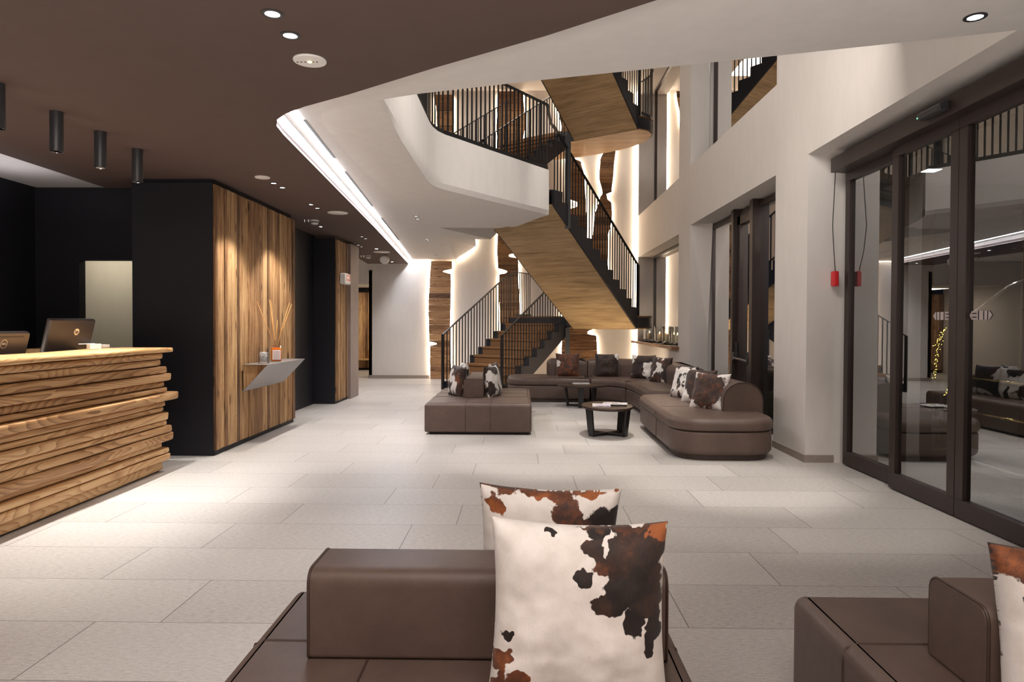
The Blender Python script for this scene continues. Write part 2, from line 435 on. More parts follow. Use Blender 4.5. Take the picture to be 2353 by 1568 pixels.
def offset(poly, d):
    n = len(poly); s = 1 if area2(poly) > 0 else -1; out = []
    for i in range(n):
        p = Vector(poly[i]); a = Vector(poly[i - 1]); b = Vector(poly[(i + 1) % n])
        e1 = (p - a); e2 = (b - p)
        if e1.length < 1e-9: e1 = e2
        if e2.length < 1e-9: e2 = e1
        n1 = Vector((-e1.y, e1.x)).normalized() * s; n2 = Vector((-e2.y, e2.x)).normalized() * s
        m_ = n1 + n2
        if m_.length < 1e-6: m_ = n1
        m_.normalize(); c = max(.5, m_.dot(n1)); q = p + m_ * (d / c); out.append((q.x, q.y))
    return out
def puffy(poly, z0, z1, rt_, rb_, seg=5, crown=0.0):
    """solid over a footprint with rounded upper and lower rims"""
    b = MB(); rings = []
    for k in range(seg + 1):
        a = math.pi / 2 * k / seg; rings.append((rb_ * (1 - math.sin(a)), z0 + rb_ * (1 - math.cos(a))))
    for k in range(seg + 1):
        a = math.pi / 2 * k / seg; rings.append((rt_ * (1 - math.cos(a)), z1 - rt_ * (1 - math.sin(a))))
    n = len(poly); v = []
    for d, z in rings:
        v += [(x, y, z) for x, y in (offset(poly, d) if d > 1e-6 else poly)]
    f = []
    for i in range(len(rings) - 1):
        for k in range(n):
            l = (k + 1) % n; f.append((i * n + k, i * n + l, (i + 1) * n + l, (i + 1) * n + k))
    m0 = len(rings) - 1
    top = offset(poly, rings[-1][0]); c = (sum(p[0] for p in top) / n, sum(p[1] for p in top) / n)
    for base, rev in ((0, True), (m0 * n, False)):
        pts = [Vector((v[base + k][0], v[base + k][1], 0)) for k in range(n)]
        for q in geometry.tessellate_polygon([pts]):
            f.append(tuple(base + i for i in (reversed(q) if rev else q)))
    return b.add(v, f)
def wall_x(name, X, thick, y0, y1, z0, z1, holes, mt):
    """wall in a plane X = const, with rectangular holes (ya, yb, za, zb) and their reveals"""
    ys = sorted({y0, y1, *[h[0] for h in holes], *[h[1] for h in holes]}); ys = [y for y in ys if y0 <= y <= y1]
    zs = sorted({z0, z1, *[h[2] for h in holes], *[h[3] for h in holes]}); zs = [z for z in zs if z0 <= z <= z1]
    b = MB()
    inh = lambda y, z: any(h[0] < y < h[1] and h[2] < z < h[3] for h in holes)
    for i in range(len(ys) - 1):
        for j in range(len(zs) - 1):
            a, c, d, e = ys[i], ys[i + 1], zs[j], zs[j + 1]
            if inh((a + c) / 2, (d + e) / 2): continue
            for xx in (X, X + thick): b.add([(xx, a, d), (xx, c, d), (xx, c, e), (xx, a, e)], [(0, 1, 2, 3)])
    for ya, yb, za, zb in holes:
        for p, q in (() if za == 0 else (((ya, za), (yb, za)),)) + (((yb, za), (yb, zb)), ((yb, zb), (ya, zb)), ((ya, zb), (ya, za))):
            b.add([(X, p[0], p[1]), (X, q[0], q[1]), (X + thick, q[0], q[1]), (X + thick, p[0], p[1])], [(0, 1, 2, 3)])
    o = b.build(name, mt, merge=True)
    return struct(o)
def flatpoly(name, outer, z, mt, holes=(), flip=True):
    b = MB(); loops = [[Vector((x, y, 0)) for x, y in outer]] + [[Vector((x, y, 0)) for x, y in h] for h in holes]
    pts = [p for l in loops for p in l]
    zz = z if callable(z) else (lambda x, y: z)
    b.add([(p.x, p.y, zz(p.x, p.y)) for p in pts], [tuple(q) for q in geometry.tessellate_polygon(loops)])
    return b.build(name, mt)
# ================================================================ SETTING
def zc(x, y): return 3.11 - .0088 * y
ZD = 2.86
XR = 2.84            # inner face of the window wall
XG = 3.15            # plane of the glazing
# floor
struct(MB().box(-7, 3.3, -5, 21, -.12, 0).build('floor', MT['floor']))
# dark lowered ceiling over the reception, with its lit edge
edge = [(3.2, 1.22), (2.0, 2.12), (.61, 3.15), (.11, 3.54), (-.51, 3.97), (-1.13, 4.43), (-1.50, 4.68), (-1.68, 4.83), (-1.80, 4.98), (-1.86, 5.14),
        (-1.89, 5.37), (-2.0, 6.78), (-2.29, 10.51), (-2.84, 16.98)]
dk = edge + [(-3.86, 16.98), (-3.71, 15.0), (-3.9, 13.0), (-4.02, 12.9), (-4.02, 7.5), (-4.6, 7.5), (-4.6, -4.9), (3.2, -4.9)]
struct(MB().prism(dk, ZD, ZD + .05).build('ceiling_dark', MT['dark_ceiling']))
# pale fascia above the dark ceiling edge
b = MB()
sm = edge[2:]
for i in range(len(sm) - 1):
    (x0, y0), (x1, y1) = sm[i], sm[i + 1]
    b.add([(x0 + .004, y0, ZD + .001), (x1 + .004, y1, ZD + .001), (x1 - .03, y1 + .01, zc(x1, y1)), (x0 - .03, y0 + .01, zc(x0, y0))], [(0, 1, 2, 3)])
struct(b.build('trim_1', MT['soffit'], smooth=True, merge=True))
# reception's higher pale ceiling and dark walls
struct(MB().box(-6.2, -4.3, -4.9, 8.3, 2.97, 3.05).build('ceiling_reception', MT['soffit']))
struct(MB().box(-5.9, -5.76, -4.9, 8.2, 0, 2.97).build('wall_left', MT['black']))
b = MB(); b.box(-5.9, -5.24, 8.0, 8.12, 0, 2.96); b.box(-4.6, -4.0, 8.0, 8.12, 0, 2.96); b.box(-5.24, -4.6, 8.0, 8.12, 2.11, 2.96)
struct(b.build('wall_reception', MT['black']))
b = MB(); b.box(-6.9, -6.85, 8.12, 9.3, 0, 2.4); b.box(-6.9, -4.1, 9.3, 9.35, 0, 2.4); b.box(-4.15, -4.1, 8.12, 9.3, 0, 2.4); b.box(-6.9, -4.1, 8.12, 9.35, 2.4, 2.45)
struct(b.build('wall_passage', MT['beige']))
# dark core boxes with reclaimed wood faces towards the lobby
struct(MB().box(-4.02, -3.185, 6.985, 9.44, 0, 2.815).build('wall_core', MT['black']))
struct(MB().box(-4.0, -3.21, 7.03, 9.42, 2.8, 2.87).build('trim_2', MT['black']))
struct(MB().box(-4.02, -3.54, 9.40, 11.6, 0, 2.86).build('wall_niche', MT['black']))
struct(MB().box(-4.02, -3.18, 11.55, 12.35, 0, 2.815).build('wall_core_rear', MT['black']))
struct(MB().box(-4.02, -3.115, 12.35, 12.95, 0, 2.815).build('wall_lining', plain('grey_metal_lining', srgb(138, 124, 120), .5, .2, .08, 4)))
struct(MB().box(-4.0, -3.2, 11.6, 12.9, 2.8, 2.87).build('trim_3', MT['dark_ceiling']))
def boards(y0, y1, z0, z1, x, seed, name, label):
    rg = random.Random(seed); b = MB(); y = y0
    while y < y1 - .01:
        wd = min(rg.choice((.03, .045, .06, .075, .09, .12, .15)), y1 - y)
        if y1 - y - wd < .03: wd = y1 - y
        d = rg.uniform(0, .016)
        b.box(x - .02, x + d, y + .0012, y + wd - .0012, z0, z1, rg.random()); y += wd
    o = b.build(name, MT['reclaimed'])
    return tag(o, label, 'wall panel')
boards(6.992, 9.435, .055, 2.80, -3.17, 3, 'wood_wall_panel', 'reclaimed vertical board panel behind the floating shelf, lit by two spots')
boards(11.56, 12.345, .05, 2.80, -3.165, 5, 'wood_wall_panel', 'narrow reclaimed vertical board panel carrying the small emergency light')
struct(MB().box(-3.2, -3.178, 7.0, 9.43, 0, .055).build('baseboard_core', MT['black']))
# rear wall with the corridor opening
struct(MB().add([(-3.83, 17, 0), (3.4, 17, 0), (3.4, 17, 7.6), (-3.83, 17, 7.6)], [(0, 1, 2, 3)]).add(
    [(-3.83, 17, 0), (-3.83, 17, 2.37), (-3.83, 17.4, 2.37), (-3.83, 17.4, 0)], [(0, 1, 2, 3)]).add(
    [(-6, 17, 2.37), (-3.83, 17, 2.37), (-3.83, 17, 3.2), (-6, 17, 3.2)], [(0, 1, 2, 3)]).add(
    [(-6, 17, 2.37), (-3.83, 17, 2.37), (-3.83, 20, 2.42), (-6, 20, 2.42)], [(0, 1, 2, 3)]).build('wall_rear', MT['white']))
struct(MB().box(-3.84, -2.27, 16.965, 17.0, 0, .08).build('baseboard_rear', MT['trim']))
# corridor end
struct(MB().box(-6.0, -3.4, 20.1, 20.2, 0, 2.7).build('wall_corridor', MT['black']))
b = MB(); rg = random.Random(12); x = -5.98
while x < -3.6:
    wd = rg.choice((.08, .12, .16)); b.box(x + .001, x + wd - .001, 20.04, 20.09, .06, 2.28, rg.random()); x += wd
tag(b.build('wood_wall_panel', MT['reclaimed']), 'dark wood board panel at the far end of the corridor', 'wall panel')
tag(MB().box(-5.6, -3.6, 19.7, 20.03, .30, .34).build('bench', MT['oaktop']), 'thin wooden bench ledge along the corridor end panel', 'bench')
struct(MB().box(-3.83, -3.75, 17.0, 20.1, 0, 2.7).build('wall_corridor_side', MT['white']))
struct(MB().box(-6.1, -6.0, 12.9, 20.1, 0, 3.2).build('wall_corridor_left', MT['white']))
struct(MB().box(-6.0, -4.02, 12.85, 12.95, 0, 3.2).build('wall_corridor_front', MT['white']))
# ------------------------------------------------ window wall
H = [(12.49, 16.84, .97, 3.02), (12.51, 16.86, 4.04, 7.0), (7.74, 11.64, 0, 3.06), (7.74, 11.66, 4.07, 7.15), (1.2, 6.87, 0, 3.08), (2.6, 6.86, 4.09, 7.15)]
wall_x('wall_right', XR, .46, -5, 17.0, 0, 7.6, H, MT['white'])
b = MB(); b.box(XR - .014, XR, 6.87, 7.74, 0, .075); b.box(XR - .014, XG - .03, 6.856, 6.87, 0, .075); b.box(XR - .014, XR, 11.64, 17, 0, .075)
struct(b.build('baseboard_right', MT['trim']))
# faceted reveals of the tall middle openings
def facet(name, ya, z0, z1, zf, up_):
    b = MB()
    F0, F1 = (XR - .001, ya, z0), (XR - .001, ya, z1); G0, G1 = (XG, ya - .01, z0), (XG, ya - .25, z1); GM = (XG, ya - .02, zf)
    b.add([F0, G0, GM, F1], [(0, 1, 2), (0, 2, 3)]); b.add([F1, GM, G1], [(0, 1, 2)])
    return struct(b.build(name, MT['white']))
facet('wall_reveal', 11.64, 0, 3.06, 1.25, True)
facet('wall_reveal_upper', 11.66, 4.07, 7.15, 5.6, True)
# pale soffits and balcony slab --------------------------------------------------
outline = [(-1.50, 5.36), (-1.62, 5.50), (-1.68, 5.70), (-1.71, 6.05), (-1.73, 6.8), (-1.73, 7.51), (-1.72, 8.3), (-1.67, 8.85), (-1.60, 9.25), (-1.47, 9.62), (-1.28, 10.06), (-.9, 10.62), (-.5, 11.18), (-.26, 11.49), (-.18, 11.53), (-.10, 11.47), (.05, 11.0), (.33, 10.14)]
crease = [(-1.05, 5.15), (-1.05, 5.5), (-1.05, 5.75), (-1.05, 6.1), (-1.05, 6.8), (-1.05, 7.3), (-1.05, 7.65), (-1.04, 7.86), (-1.0, 8.05), (-.93, 8.2), (-.80, 8.38), (-.48, 8.85), (-.12, 9.36), (.16, 9.76), (.28, 9.93), (.37, 10.06), (.38, 10.08), (.385, 10.09)]
V1, V3, D2, A2, B2 = (-1.42, 11.62), (-.62, 13.1), (-.90, 13.1), (-1.42, 12.85), (-1.62, 17.0)
main = [(-4.1, -4.95), (XR + .3, -4.95), (XR + .3, 3.9), (XR, 3.985), (1.6, 4.345), (.14, 4.755), (-.76, 5.03), (-1.05, 5.15), (-1.30, 5.25)] + outline + [(-.53, 11.79), V1, V3, D2, A2, B2, (-4.1, 17.0)]
# the end of the outline returns to the tip of the slab, the plan polygon follows the rim to that tip only
main = [(-4.1, -4.95), (XR + .3, -4.95), (XR + .3, 3.9), (XR, 3.985), (1.6, 4.345), (.14, 4.755), (-.76, 5.03), (-1.05, 5.15)] + outline[:14] + [(-.40, 11.66), V1, V3, D2, A2, B2, (-4.1, 17.0)]
struct(flatpoly('ceiling', main, zc, MT['soffit']))
struct(flatpoly('ceiling_corridor', [(-6, 12.9), (-4.1, 12.9), (-4.1, 17), (-6, 17)], zc, MT['soffit']))
# raised rim band between the soffit and the balcony front
b = MB()
n = len(outline)
mid = [(lerp(outline[i][0], crease[i][0], .86), lerp(outline[i][1], crease[i][1], .86)) for i in range(n)]
tp = [min(1.0, i / 3.0) for i in range(n)]
zt_ = lambda i, z: lerp(zc(*crease[i]), z, tp[i])
rowv = [[(x, y, zc(x, y)) for x, y in outline], [(mid[i][0], mid[i][1], zt_(i, 2.985)) for i in range(n)], [(lerp(mid[i][0], crease[i][0], .7), lerp(mid[i][1], crease[i][1], .7), zt_(i, 2.995)) for i in range(n)],
        [(crease[i][0], crease[i][1], zt_(i, 3.05)) for i in range(n)], [(x, y, 3.13) for x, y in crease], [(x, y, 3.585) for x, y in crease], [(x, y, 3.60) for x, y in crease], [(x, y, 3.64) for x, y in crease]]
v = [p for r_ in rowv for p in r_]
b.add(v, [(i * n + k, i * n + k + 1, (i + 1) * n + k + 1, (i + 1) * n + k) for i in range(len(rowv) - 1) for k in range(n - 1)])
b.add([(.385, 10.09, 3.085), (.385, 10.09, 3.64), (-.1, 11.5, 3.64), (-.1, 11.5, 3.01)], [(0, 1, 2, 3)])
struct(b.build('wall_balcony_front', MT['soffit'], smooth=True, angle=35))
# upper floor deck, near strip edge, stair pocket facets
deck = [(-4.1, -4.95), (XR, -4.95), (XR, 3.985), (1.6, 4.345), (.14, 4.755), (-.76, 5.03)] + crease + [(.44, 11.45), (-.85, 12.4), (-2.3, 13.5), (-2.0, 17.0), (-4.1, 17.0)]
struct(flatpoly('floor_upper', deck, 3.64, MT['trim']))
b = MB(); e = [(XR, 3.985), (1.6, 4.345), (.14, 4.755), (-.76, 5.03), (-1.05, 5.15)]
for i in range(len(e) - 1):
    b.add([(*e[i], zc(*e[i])), (*e[i + 1], zc(*e[i + 1])), (*e[i + 1], 3.64), (*e[i], 3.64)], [(0, 1, 2, 3)])
struct(b.build('wall_strip_edge', MT['soffit'], merge=True))
b = MB()
zz = lambda p, d=0: (p[0], p[1], zc(*p) + d)
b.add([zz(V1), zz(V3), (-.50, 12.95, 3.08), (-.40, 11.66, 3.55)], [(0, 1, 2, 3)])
struct(b.build('ceiling_pocket', plaster('shaded_white_plaster', (.50, .48, .46)), smooth=False))  # white plaster greyed in its colour to stand for the facet's shade
b = MB(); b.add([zz(A2), (-1.66, 16.95, 2.955), (-1.16, 16.95, 3.29), zz(D2, .02)], [(0, 1, 2), (0, 2, 3)])
struct(b.build('ceiling_facet', MT['soffit']))
# upper storey shell
struct(MB().box(-4.2, 3.4, -5, 17.1, 7.15, 7.25).build('ceiling_upper', MT['soffit']))
struct(MB().box(-4.2, -4.1, 5, 17.1, 3.64, 7.15).build('wall_upper_left', MT['white']))
struct(MB().box(-4.2, 3.3, 1.5, 1.6, 3.64, 7.15).build('wall_upper_front', MT['white']))
# lobby behind the viewer
struct(MB().box(-6.2, 3.4, -5.1, -5.0, 0, 3.2).build('wall_front', MT['white']))
# ground and dark yard outside
struct(MB().box(3.3, 16, -8, 22, -.14, -.02).build('ground', plain('paved_yard', srgb(84, 82, 66), .8, var=.15, scale=3)))
# ================================================================ STAIRS
UX, UY = .585, .811
RZ = math.atan2(-UX, UY)
def flight(label, org, rz, z0, n, rise, going, W, depth=.27, mt_soffit=None):
    t = thing('stair_flight', label, 'stairs', (org[0], org[1], z0), rz)
    sl = rise / going
    run = n * going
    ztop = n * rise
    for sx in (0, W - .05):
        prof = []
        for k in range(n):
            prof += [(k * going, k * rise), (k * going, (k + 1) * rise)]
        prof += [(run, ztop), (run, ztop - depth)]
        prof += [(depth / sl if z0 < .1 else 0, 0 if z0 < .1 else -depth)]
        b = MB(); m_ = len(prof)
        v = [(sx, y, z) for y, z in prof] + [(sx + .05, y, z) for y, z in prof]
        f = [(i, (i + 1) % m_, m_ + (i + 1) % m_, m_ + i) for i in range(m_)]
        tri = geometry.tessellate_polygon([[Vector((y, z, 0)) for y, z in prof]])
        f += [tuple(q) for q in tri] + [tuple(m_ + i for i in q) for q in tri]
        b.add(v, f); b.build('stringer', MT['stringer'], t)
    for k in range(n):
        b = MB()
        b.box(.052, W - .052, k * going + .006, k * going + .03, k * rise + .004, (k + 1) * rise)
        b.box(.052, W - .052, k * going - .018, (k + 1) * going + .01, (k + 1) * rise - .028, (k + 1) * rise + .006)
        tr = b.build('tread', MT['stringer'], t)
        b = MB()
        b.box(.135, W - .135, k * going - .004, k * going + .008, k * rise + .014, (k + 1) * rise - .026)
        b.box(.135, W - .135, k * going - .028, (k + 1) * going + .004, (k + 1) * rise - .034, (k + 1) * rise + .014)
        b.build('carpet', MT['carpet'], tr, bevel=.006)
    y0 = depth / sl if z0 < .1 else 0
    zz = (lambda y: -depth + sl * y)
    b = MB(); b.add([(.03, y0, zz(y0) - .012), (W - .03, y0, zz(y0) - .012), (W - .03, run, zz(run) - .012), (.03, run, zz(run) - .012),
                     (.03, y0, zz(y0) + .03), (W - .03, y0, zz(y0) + .03), (W - .03, run, zz(run) + .03), (.03, run, zz(run) + .03)],
                    [(0, 1, 2, 3), (4, 7, 6, 5), (0, 4, 5, 1), (1, 5, 6, 2), (2, 6, 7, 3), (3, 7, 4, 0)])
    b.build('soffit', mt_soffit or MT['veneer'], t)
    return t
def pt(org, s, r=0): return (org[0] + UX * s + UY * r, org[1] + UY * s - UX * r)
OA = (-1.636, 14.22); GA = .28; RA = .172
OB = (2.37, 14.09)
OC = (-2.08, 13.60)
flight('lower carpeted stair flight rising from the lobby floor behind the sofas', OA, RZ, 0, 8, RA, GA, 1.59)
flight('big middle stair flight with wood underside and dark stepped side, climbing left to the balcony', OB, RZ + math.pi, 1.55, 12, .174, .2627, 1.57)
flight('dark upper stair flight seen behind the balcony railing', OC, RZ, 3.64, 11, .168, .27, 1.59)
flight('topmost stair flight with wood underside, cut off by the ceiling edge', OB, RZ + math.pi, 5.65, 7, .19, .25, 1.57)
def landing(label, z, th):
    a = pt(OA, 8 * GA); bq = OB
    poly = [a, (bq[0] + .012, bq[1] - .009), (2.60, 14.22), (2.73, 14.45), (2.76, 14.8), (2.66, 15.2), (2.40, 15.65), (2.0, 16.05), (1.5, 16.42), (.95, 16.7), (.45, 16.88), (.2, 16.93)]
    t = thing('stair_landing', label, 'landing', (poly[0][0], poly[0][1], z - th))
    L = [(x - poly[0][0], y - poly[0][1]) for x, y in poly]
    MB().prism(L, th - .03, th).build('deck', MT['carpet'], t)
    MB().prism(L, .02, th - .03).build('edge_band', MT['stringer'], t, smooth=True, angle=30)
    MB().prism(offset(L, .03), 0, .02).build('soffit', MT['veneer_fan'], t)
MT['veneer_fan'] = wood('landing_veneer', srgb(140, 104, 64), srgb(182, 142, 96), srgb(204, 166, 120), 'x', .9, .6, False)
landing('lower stair landing slab on its dark post by the rear wall', 1.55, .27)
landing('rounded upper landing with pale veneer underside above the stairs', 5.65, .27)
tag(MB().box(.945, 1.045, 14.99, 15.09, 0, 1.28).build('support_post', MT['steel']), 'black square steel post under the lower landing', 'post')
# ---- railings
bal_me = None
def baluster(parent, x, y, z0, z1, rz=0, wd=1.0):
    global bal_me
    if bal_me is None:
        o = MB().box(-.012, .012, -.005, .005, 0, 1).build('baluster', MT['steel']); bal_me = o.data
        bpy.data.objects.remove(o)
    o = bpy.data.objects.new('baluster', bal_me); COL.objects.link(o); o.parent = parent
    o.location = (x, y, z0); o.scale = (wd, 1, z1 - z0); o.rotation_euler = (0, 0, rz)
def rail_along(b, pts, hw=.022, hh=.008):
    for i in range(len(pts) - 1):
        a, c = Vector(pts[i]), Vector(pts[i + 1]); d = (c - a)
        s = d.cross(Vector((0, 0, 1)))
        if s.length < 1e-6: s = Vector((1, 0, 0))
        s.normalize(); u = s.cross(d).normalized()
        b.obox((a + c) / 2, d / 2 + d.normalized() * .004, s * hw, u * hh)
def stair_rail(label, org, sgn, z0, n, rise, going, roff, hgt, s0=-.05, s1=None, extra=None, newel=True, spacing=.098, top=None):
    base = pt(org, 0, roff)
    t = thing('stair_railing', label, 'railing', (base[0], base[1], z0), 0)
    run = n * going; s1 = run if s1 is None else s1; sl = rise / going
    P = lambda s: Vector((sgn * UX * s, sgn * UY * s, hgt + sl * s))
    pts = [P(s0), P(s1)]
    if extra: pts += [Vector(e) for e in extra(P(s1))]
    b = MB(); rail_along(b, pts); b.build('handrail', MT['steel'], t)
    k = 0; s = s0 + .03
    ang = math.atan2(UY, UX)
    while s < s1:
        z = (math.floor(s / going) + 1) * rise if s >= 0 else 0
        z = max(0, min(z, n * rise)); p = P(s)
        baluster(t, p.x, p.y, z - .1 if z > .1 else z, p.z, ang); s += spacing
    if newel:
        p = P(s0); MB().obox((p.x, p.y, (p.z) / 2 + .0), (.016 * UX, .016 * UY, 0), (.03 * UY, -.03 * UX, 0), (0, 0, p.z / 2)).build('newel_post', MT['steel'], t)
    if extra and len(pts) > 2:
        for i in range(1, len(pts) - 1):
            a, c = pts[i], pts[i + 1]; L = (c - a).length; m_ = int(L / spacing)
            for q in range(m_):
                e = a.lerp(c, (q + .5) / max(1, m_)); baluster(t, e.x, e.y, e.z - hgt + .02, e.z, math.atan2(c.y - a.y, c.x - a.x))
    return t
stair_rail('black bar railing on the outer left side of the lower stair flight', OA, 1, 0, 8, RA, GA, .02, 1.18,
           extra=lambda p: [p + Vector((UX * .25, UY * .25, 0))])
stair_rail('black bar railing on the near right side of the lower stair flight', OA, 1, 0, 8, RA, GA, 1.57, 1.18)
stair_rail('black bar railing along the open right side of the middle stair flight', OB, -1, 1.55, 12, .174, .2627, -.02, 1.08)
stair_rail('black bar railing on the inner side of the middle stair flight', OB, -1, 1.55, 12, .174, .2627, -1.55, 1.08)
stair_rail('black bar railing on the far side of the dark upper flight', OC, 1, 3.64, 11, .168, .27, .02, 1.1)
stair_rail('black bar railing on the near side of the dark upper flight', OC, 1, 3.64, 11, .168, .27, 1.57, 1.1)
stair_rail('black bar railing on the right of the topmost stair flight', OB, -1, 5.65, 7, .19, .25, -.02, 1.08)
def level_rail(label, path, z, hgt, spacing=.092, name='balcony_railing'):
    t = thing(name, label, 'railing', (path[0][0], path[0][1], z))
    P = [Vector((x - path[0][0], y - path[0][1], 0)) for x, y in path]
    b = MB(); rail_along(b, [p + Vector((0, 0, hgt)) for p in P], .022, .01); b.build('handrail', MT['steel'], t)
    b = MB(); rail_along(b, [p + Vector((0, 0, .03)) for p in P], .012, .03); b.build('base_rail', MT['steel'], t)
    d = spacing * .5
    for i in range(len(P) - 1):
        a, c = P[i], P[i + 1]; L = (c - a).length
        while d < L:
            e = a.lerp(c, d / L); baluster(t, e.x, e.y, .05, hgt, math.atan2((c - a).y, (c - a).x), 1.0); d += spacing
        d -= L
    return t
rl = offset([(p[0], p[1]) for p in crease[1:]] + [(-3, 12), (-3, 5.2)], .03)[:len(crease) - 1]
rl = [(x - .03, y + .02) for x, y in crease[1:]]
t = level_rail('black bar railing around the curved white balcony edge', rl, 3.64, .96)
b = MB(); rail_along(b, [(rl[-1][0] - rl[0][0], rl[-1][1] - rl[0][1], .96), (.44 - rl[0][0], 11.0 - rl[0][1], .96), (.60 - rl[0][0], 11.62 - rl[0][1], .96)]); b.build('end_rail', MT['steel'], t)
b = MB(); b.box(-.05, .05, -.025, .025, -.6, 1.0); o = b.build('newel_post', MT['steel'], t); o.location = (.78 - rl[0][0], 11.92 - rl[0][1], 0)
level_rail('short landing railing at the foot of the middle flight', [pt(OA, 8 * GA + .25, .05), (.2, 16.85)], 1.55, 1.05, name='landing_railing')
level_rail('curved railing on the rim of the rounded upper landing', [(2.42, 14.02), (2.62, 14.25), (2.72, 14.5), (2.74, 14.8), (2.62, 15.2)], 5.65, 1.08, name='landing_railing')
# ================================================================ BACKLIT PLANK PANELS ON THE REAR WALL
YP = 16.90
def plank_panel(label, left, right, z0, z1, seed):
    """left/right: lists of (z, x) describing the two wavy edges; planks run horizontally"""
    def at(l, z):
        if z <= l[0][0]: return l[0][1]
        for i in range(len(l) - 1):
            if l[i][0] <= z <= l[i + 1][0]:
                t_ = (z - l[i][0]) / max(1e-9, l[i + 1][0] - l[i][0]); t_ = t_ * t_ * (3 - 2 * t_)
                return lerp(l[i][1], l[i + 1][1], t_)
        return l[-1][1]
    rg = random.Random(seed); cx = (at(left, z0) + at(right, z0)) / 2
    t = thing('plank_panel', label, 'wall panel', (cx, YP, z0)); z = z0; b = MB()
    while z < z1 - .02:
        hgt = min(rg.choice((.14, .17, .2, .24)), z1 - z); n_ = 12; r_ = rg.random()
        L = []; R = []
        for k in range(n_ + 1):
            q = z + .0015 + (hgt - .003) * k / n_; w_ = .006 * noise.noise(Vector((seed, q * 4, 0)))
            L.append((at(left, q) + w_ - cx, q - z0)); R.append((at(right, q) + w_ - cx, q - z0))
        for yy in (0, .03):
            b.add([(x, yy, q) for x, q in L] + [(x, yy, q) for x, q in R], [(i, n_ + 1 + i, n_ + 2 + i, i + 1) for i in range(n_)], r_)
        for e in (L, R):
            b.add([(x, 0, q) for x, q in e] + [(x, .03, q) for x, q in e], [(i, i + 1, n_ + 2 + i, n_ + 1 + i) for i in range(n_)], r_)
        b.add([(L[0][0], 0, L[0][1]), (R[0][0], 0, R[0][1]), (R[0][0], .03, R[0][1]), (L[0][0], .03, L[0][1])], [(0, 1, 2, 3)], r_)
        b.add([(L[-1][0], 0, L[-1][1]), (R[-1][0], 0, R[-1][1]), (R[-1][0], .03, R[-1][1]), (L[-1][0], .03, L[-1][1])], [(0, 1, 2, 3)], r_)
        z += hgt
    b.build('planks', MT['barn'], t)
    for edge_, d in ((left, -.004), (right, .004)):
        pa = []; q = z0 + .02
        while q < z1 - .01: pa.append((at(edge_, q) + d - cx, .062, q - z0)); q += .05
        MB().tube(pa, .009, 6).build('led_strip', MT['led'], t)
    return t
P1L = [(0, -2.28), (.5, -2.29), (.82, -2.29), (.855, -2.12), (.885, -2.12), (.93, -2.31), (1.4, -2.32), (1.9, -2.33), (2.4, -2.30), (2.95, -2.27)]
P1R = [(0, -1.75), (.6, -1.77), (1.2, -1.79), (1.8, -1.78), (2.4, -1.77), (2.61, -1.78), (2.65, -1.97), (2.68, -1.97), (2.73, -1.74), (2.95, -1.75)]
plank_panel('backlit horizontal plank panel left of the stairs, from floor to soffit', P1L, P1R, 0.0, 2.94, 1)
P2L = [(0, -.50), (.8, -.53), (1.6, -.56), (2.2, -.58), (2.58, -.58), (2.645, -.38), (2.675, -.38), (2.76, -.61), (3.2, -.63), (4, -.6), (4.8, -.62), (5.4, -.56), (6.2, -.66), (7.1, -.6)]
P2R = [(0, -.06), (1, -.06), (1.8, -.06), (2.5, -.1), (2.9, -.1), (2.99, -.12), (3.04, -.34), (3.085, -.34), (3.14, -.08), (4, -.1), (5, .02), (5.6, -.05), (6.3, .05), (7.1, 0)]
plank_panel('tall backlit plank panel right behind the lower stair flight', P2L, P2R, 0.0, 7.1, 2)
P3L = [(0, .95), (1, .98), (2.5, 1.0), (4, 1.12), (4.2, 1.14), (4.28, 1.34), (4.38, 1.34), (4.46, 1.14), (5, 1.1), (5.8, 1.0), (7.1, .8)]
P3R = [(0, 1.86), (.6, 1.86), (1.08, 1.84), (1.14, 1.62), (1.19, 1.62), (1.25, 1.74), (2.2, 1.7), (3.4, 1.58), (4.3, 1.56), (5.0, 1.52), (5.35, 1.44), (5.5, 1.2), (5.9, 1.1), (7.1, 1.0)]
plank_panel('backlit plank panel behind the middle flight, reaching down behind the sofa', P3L, P3R, 0.0, 7.1, 3)
P4L = [(1.4, 2.0), (2.6, 1.85), (3.4, 1.72), (4.0, 1.76), (4.5, 1.90), (4.6, 1.96), (5.0, 1.88), (5.4, 1.9), (5.7, 2.0), (6.4, 2.1), (7.1, 2.1)]
P4R = [(1.4, 2.2), (2.6, 2.12), (3.4, 2.08), (4.0, 2.2), (4.35, 2.19), (4.48, 2.08), (4.58, 2.06), (4.64, 2.19), (5.2, 2.24), (5.7, 2.28), (6.4, 2.5), (7.1, 2.6)]
plank_panel('slim curvy backlit plank panel right of the stairs under the rounded landing', P4L, P4R, 1.4, 7.1, 4)
P5L = [(3.7, -2.2), (5, -2.16), (5.8, -2.16), (6.1, -2.12), (6.5, -2.14), (7.02, -2.17)]
P5R = [(3.7, -1.72), (5, -1.72), (6.0, -1.74), (6.6, -1.74), (7.02, -1.74)]
plank_panel('backlit plank panel on the upper floor seen through the balcony bars', P5L, P5R, 3.7, 7.02, 5)
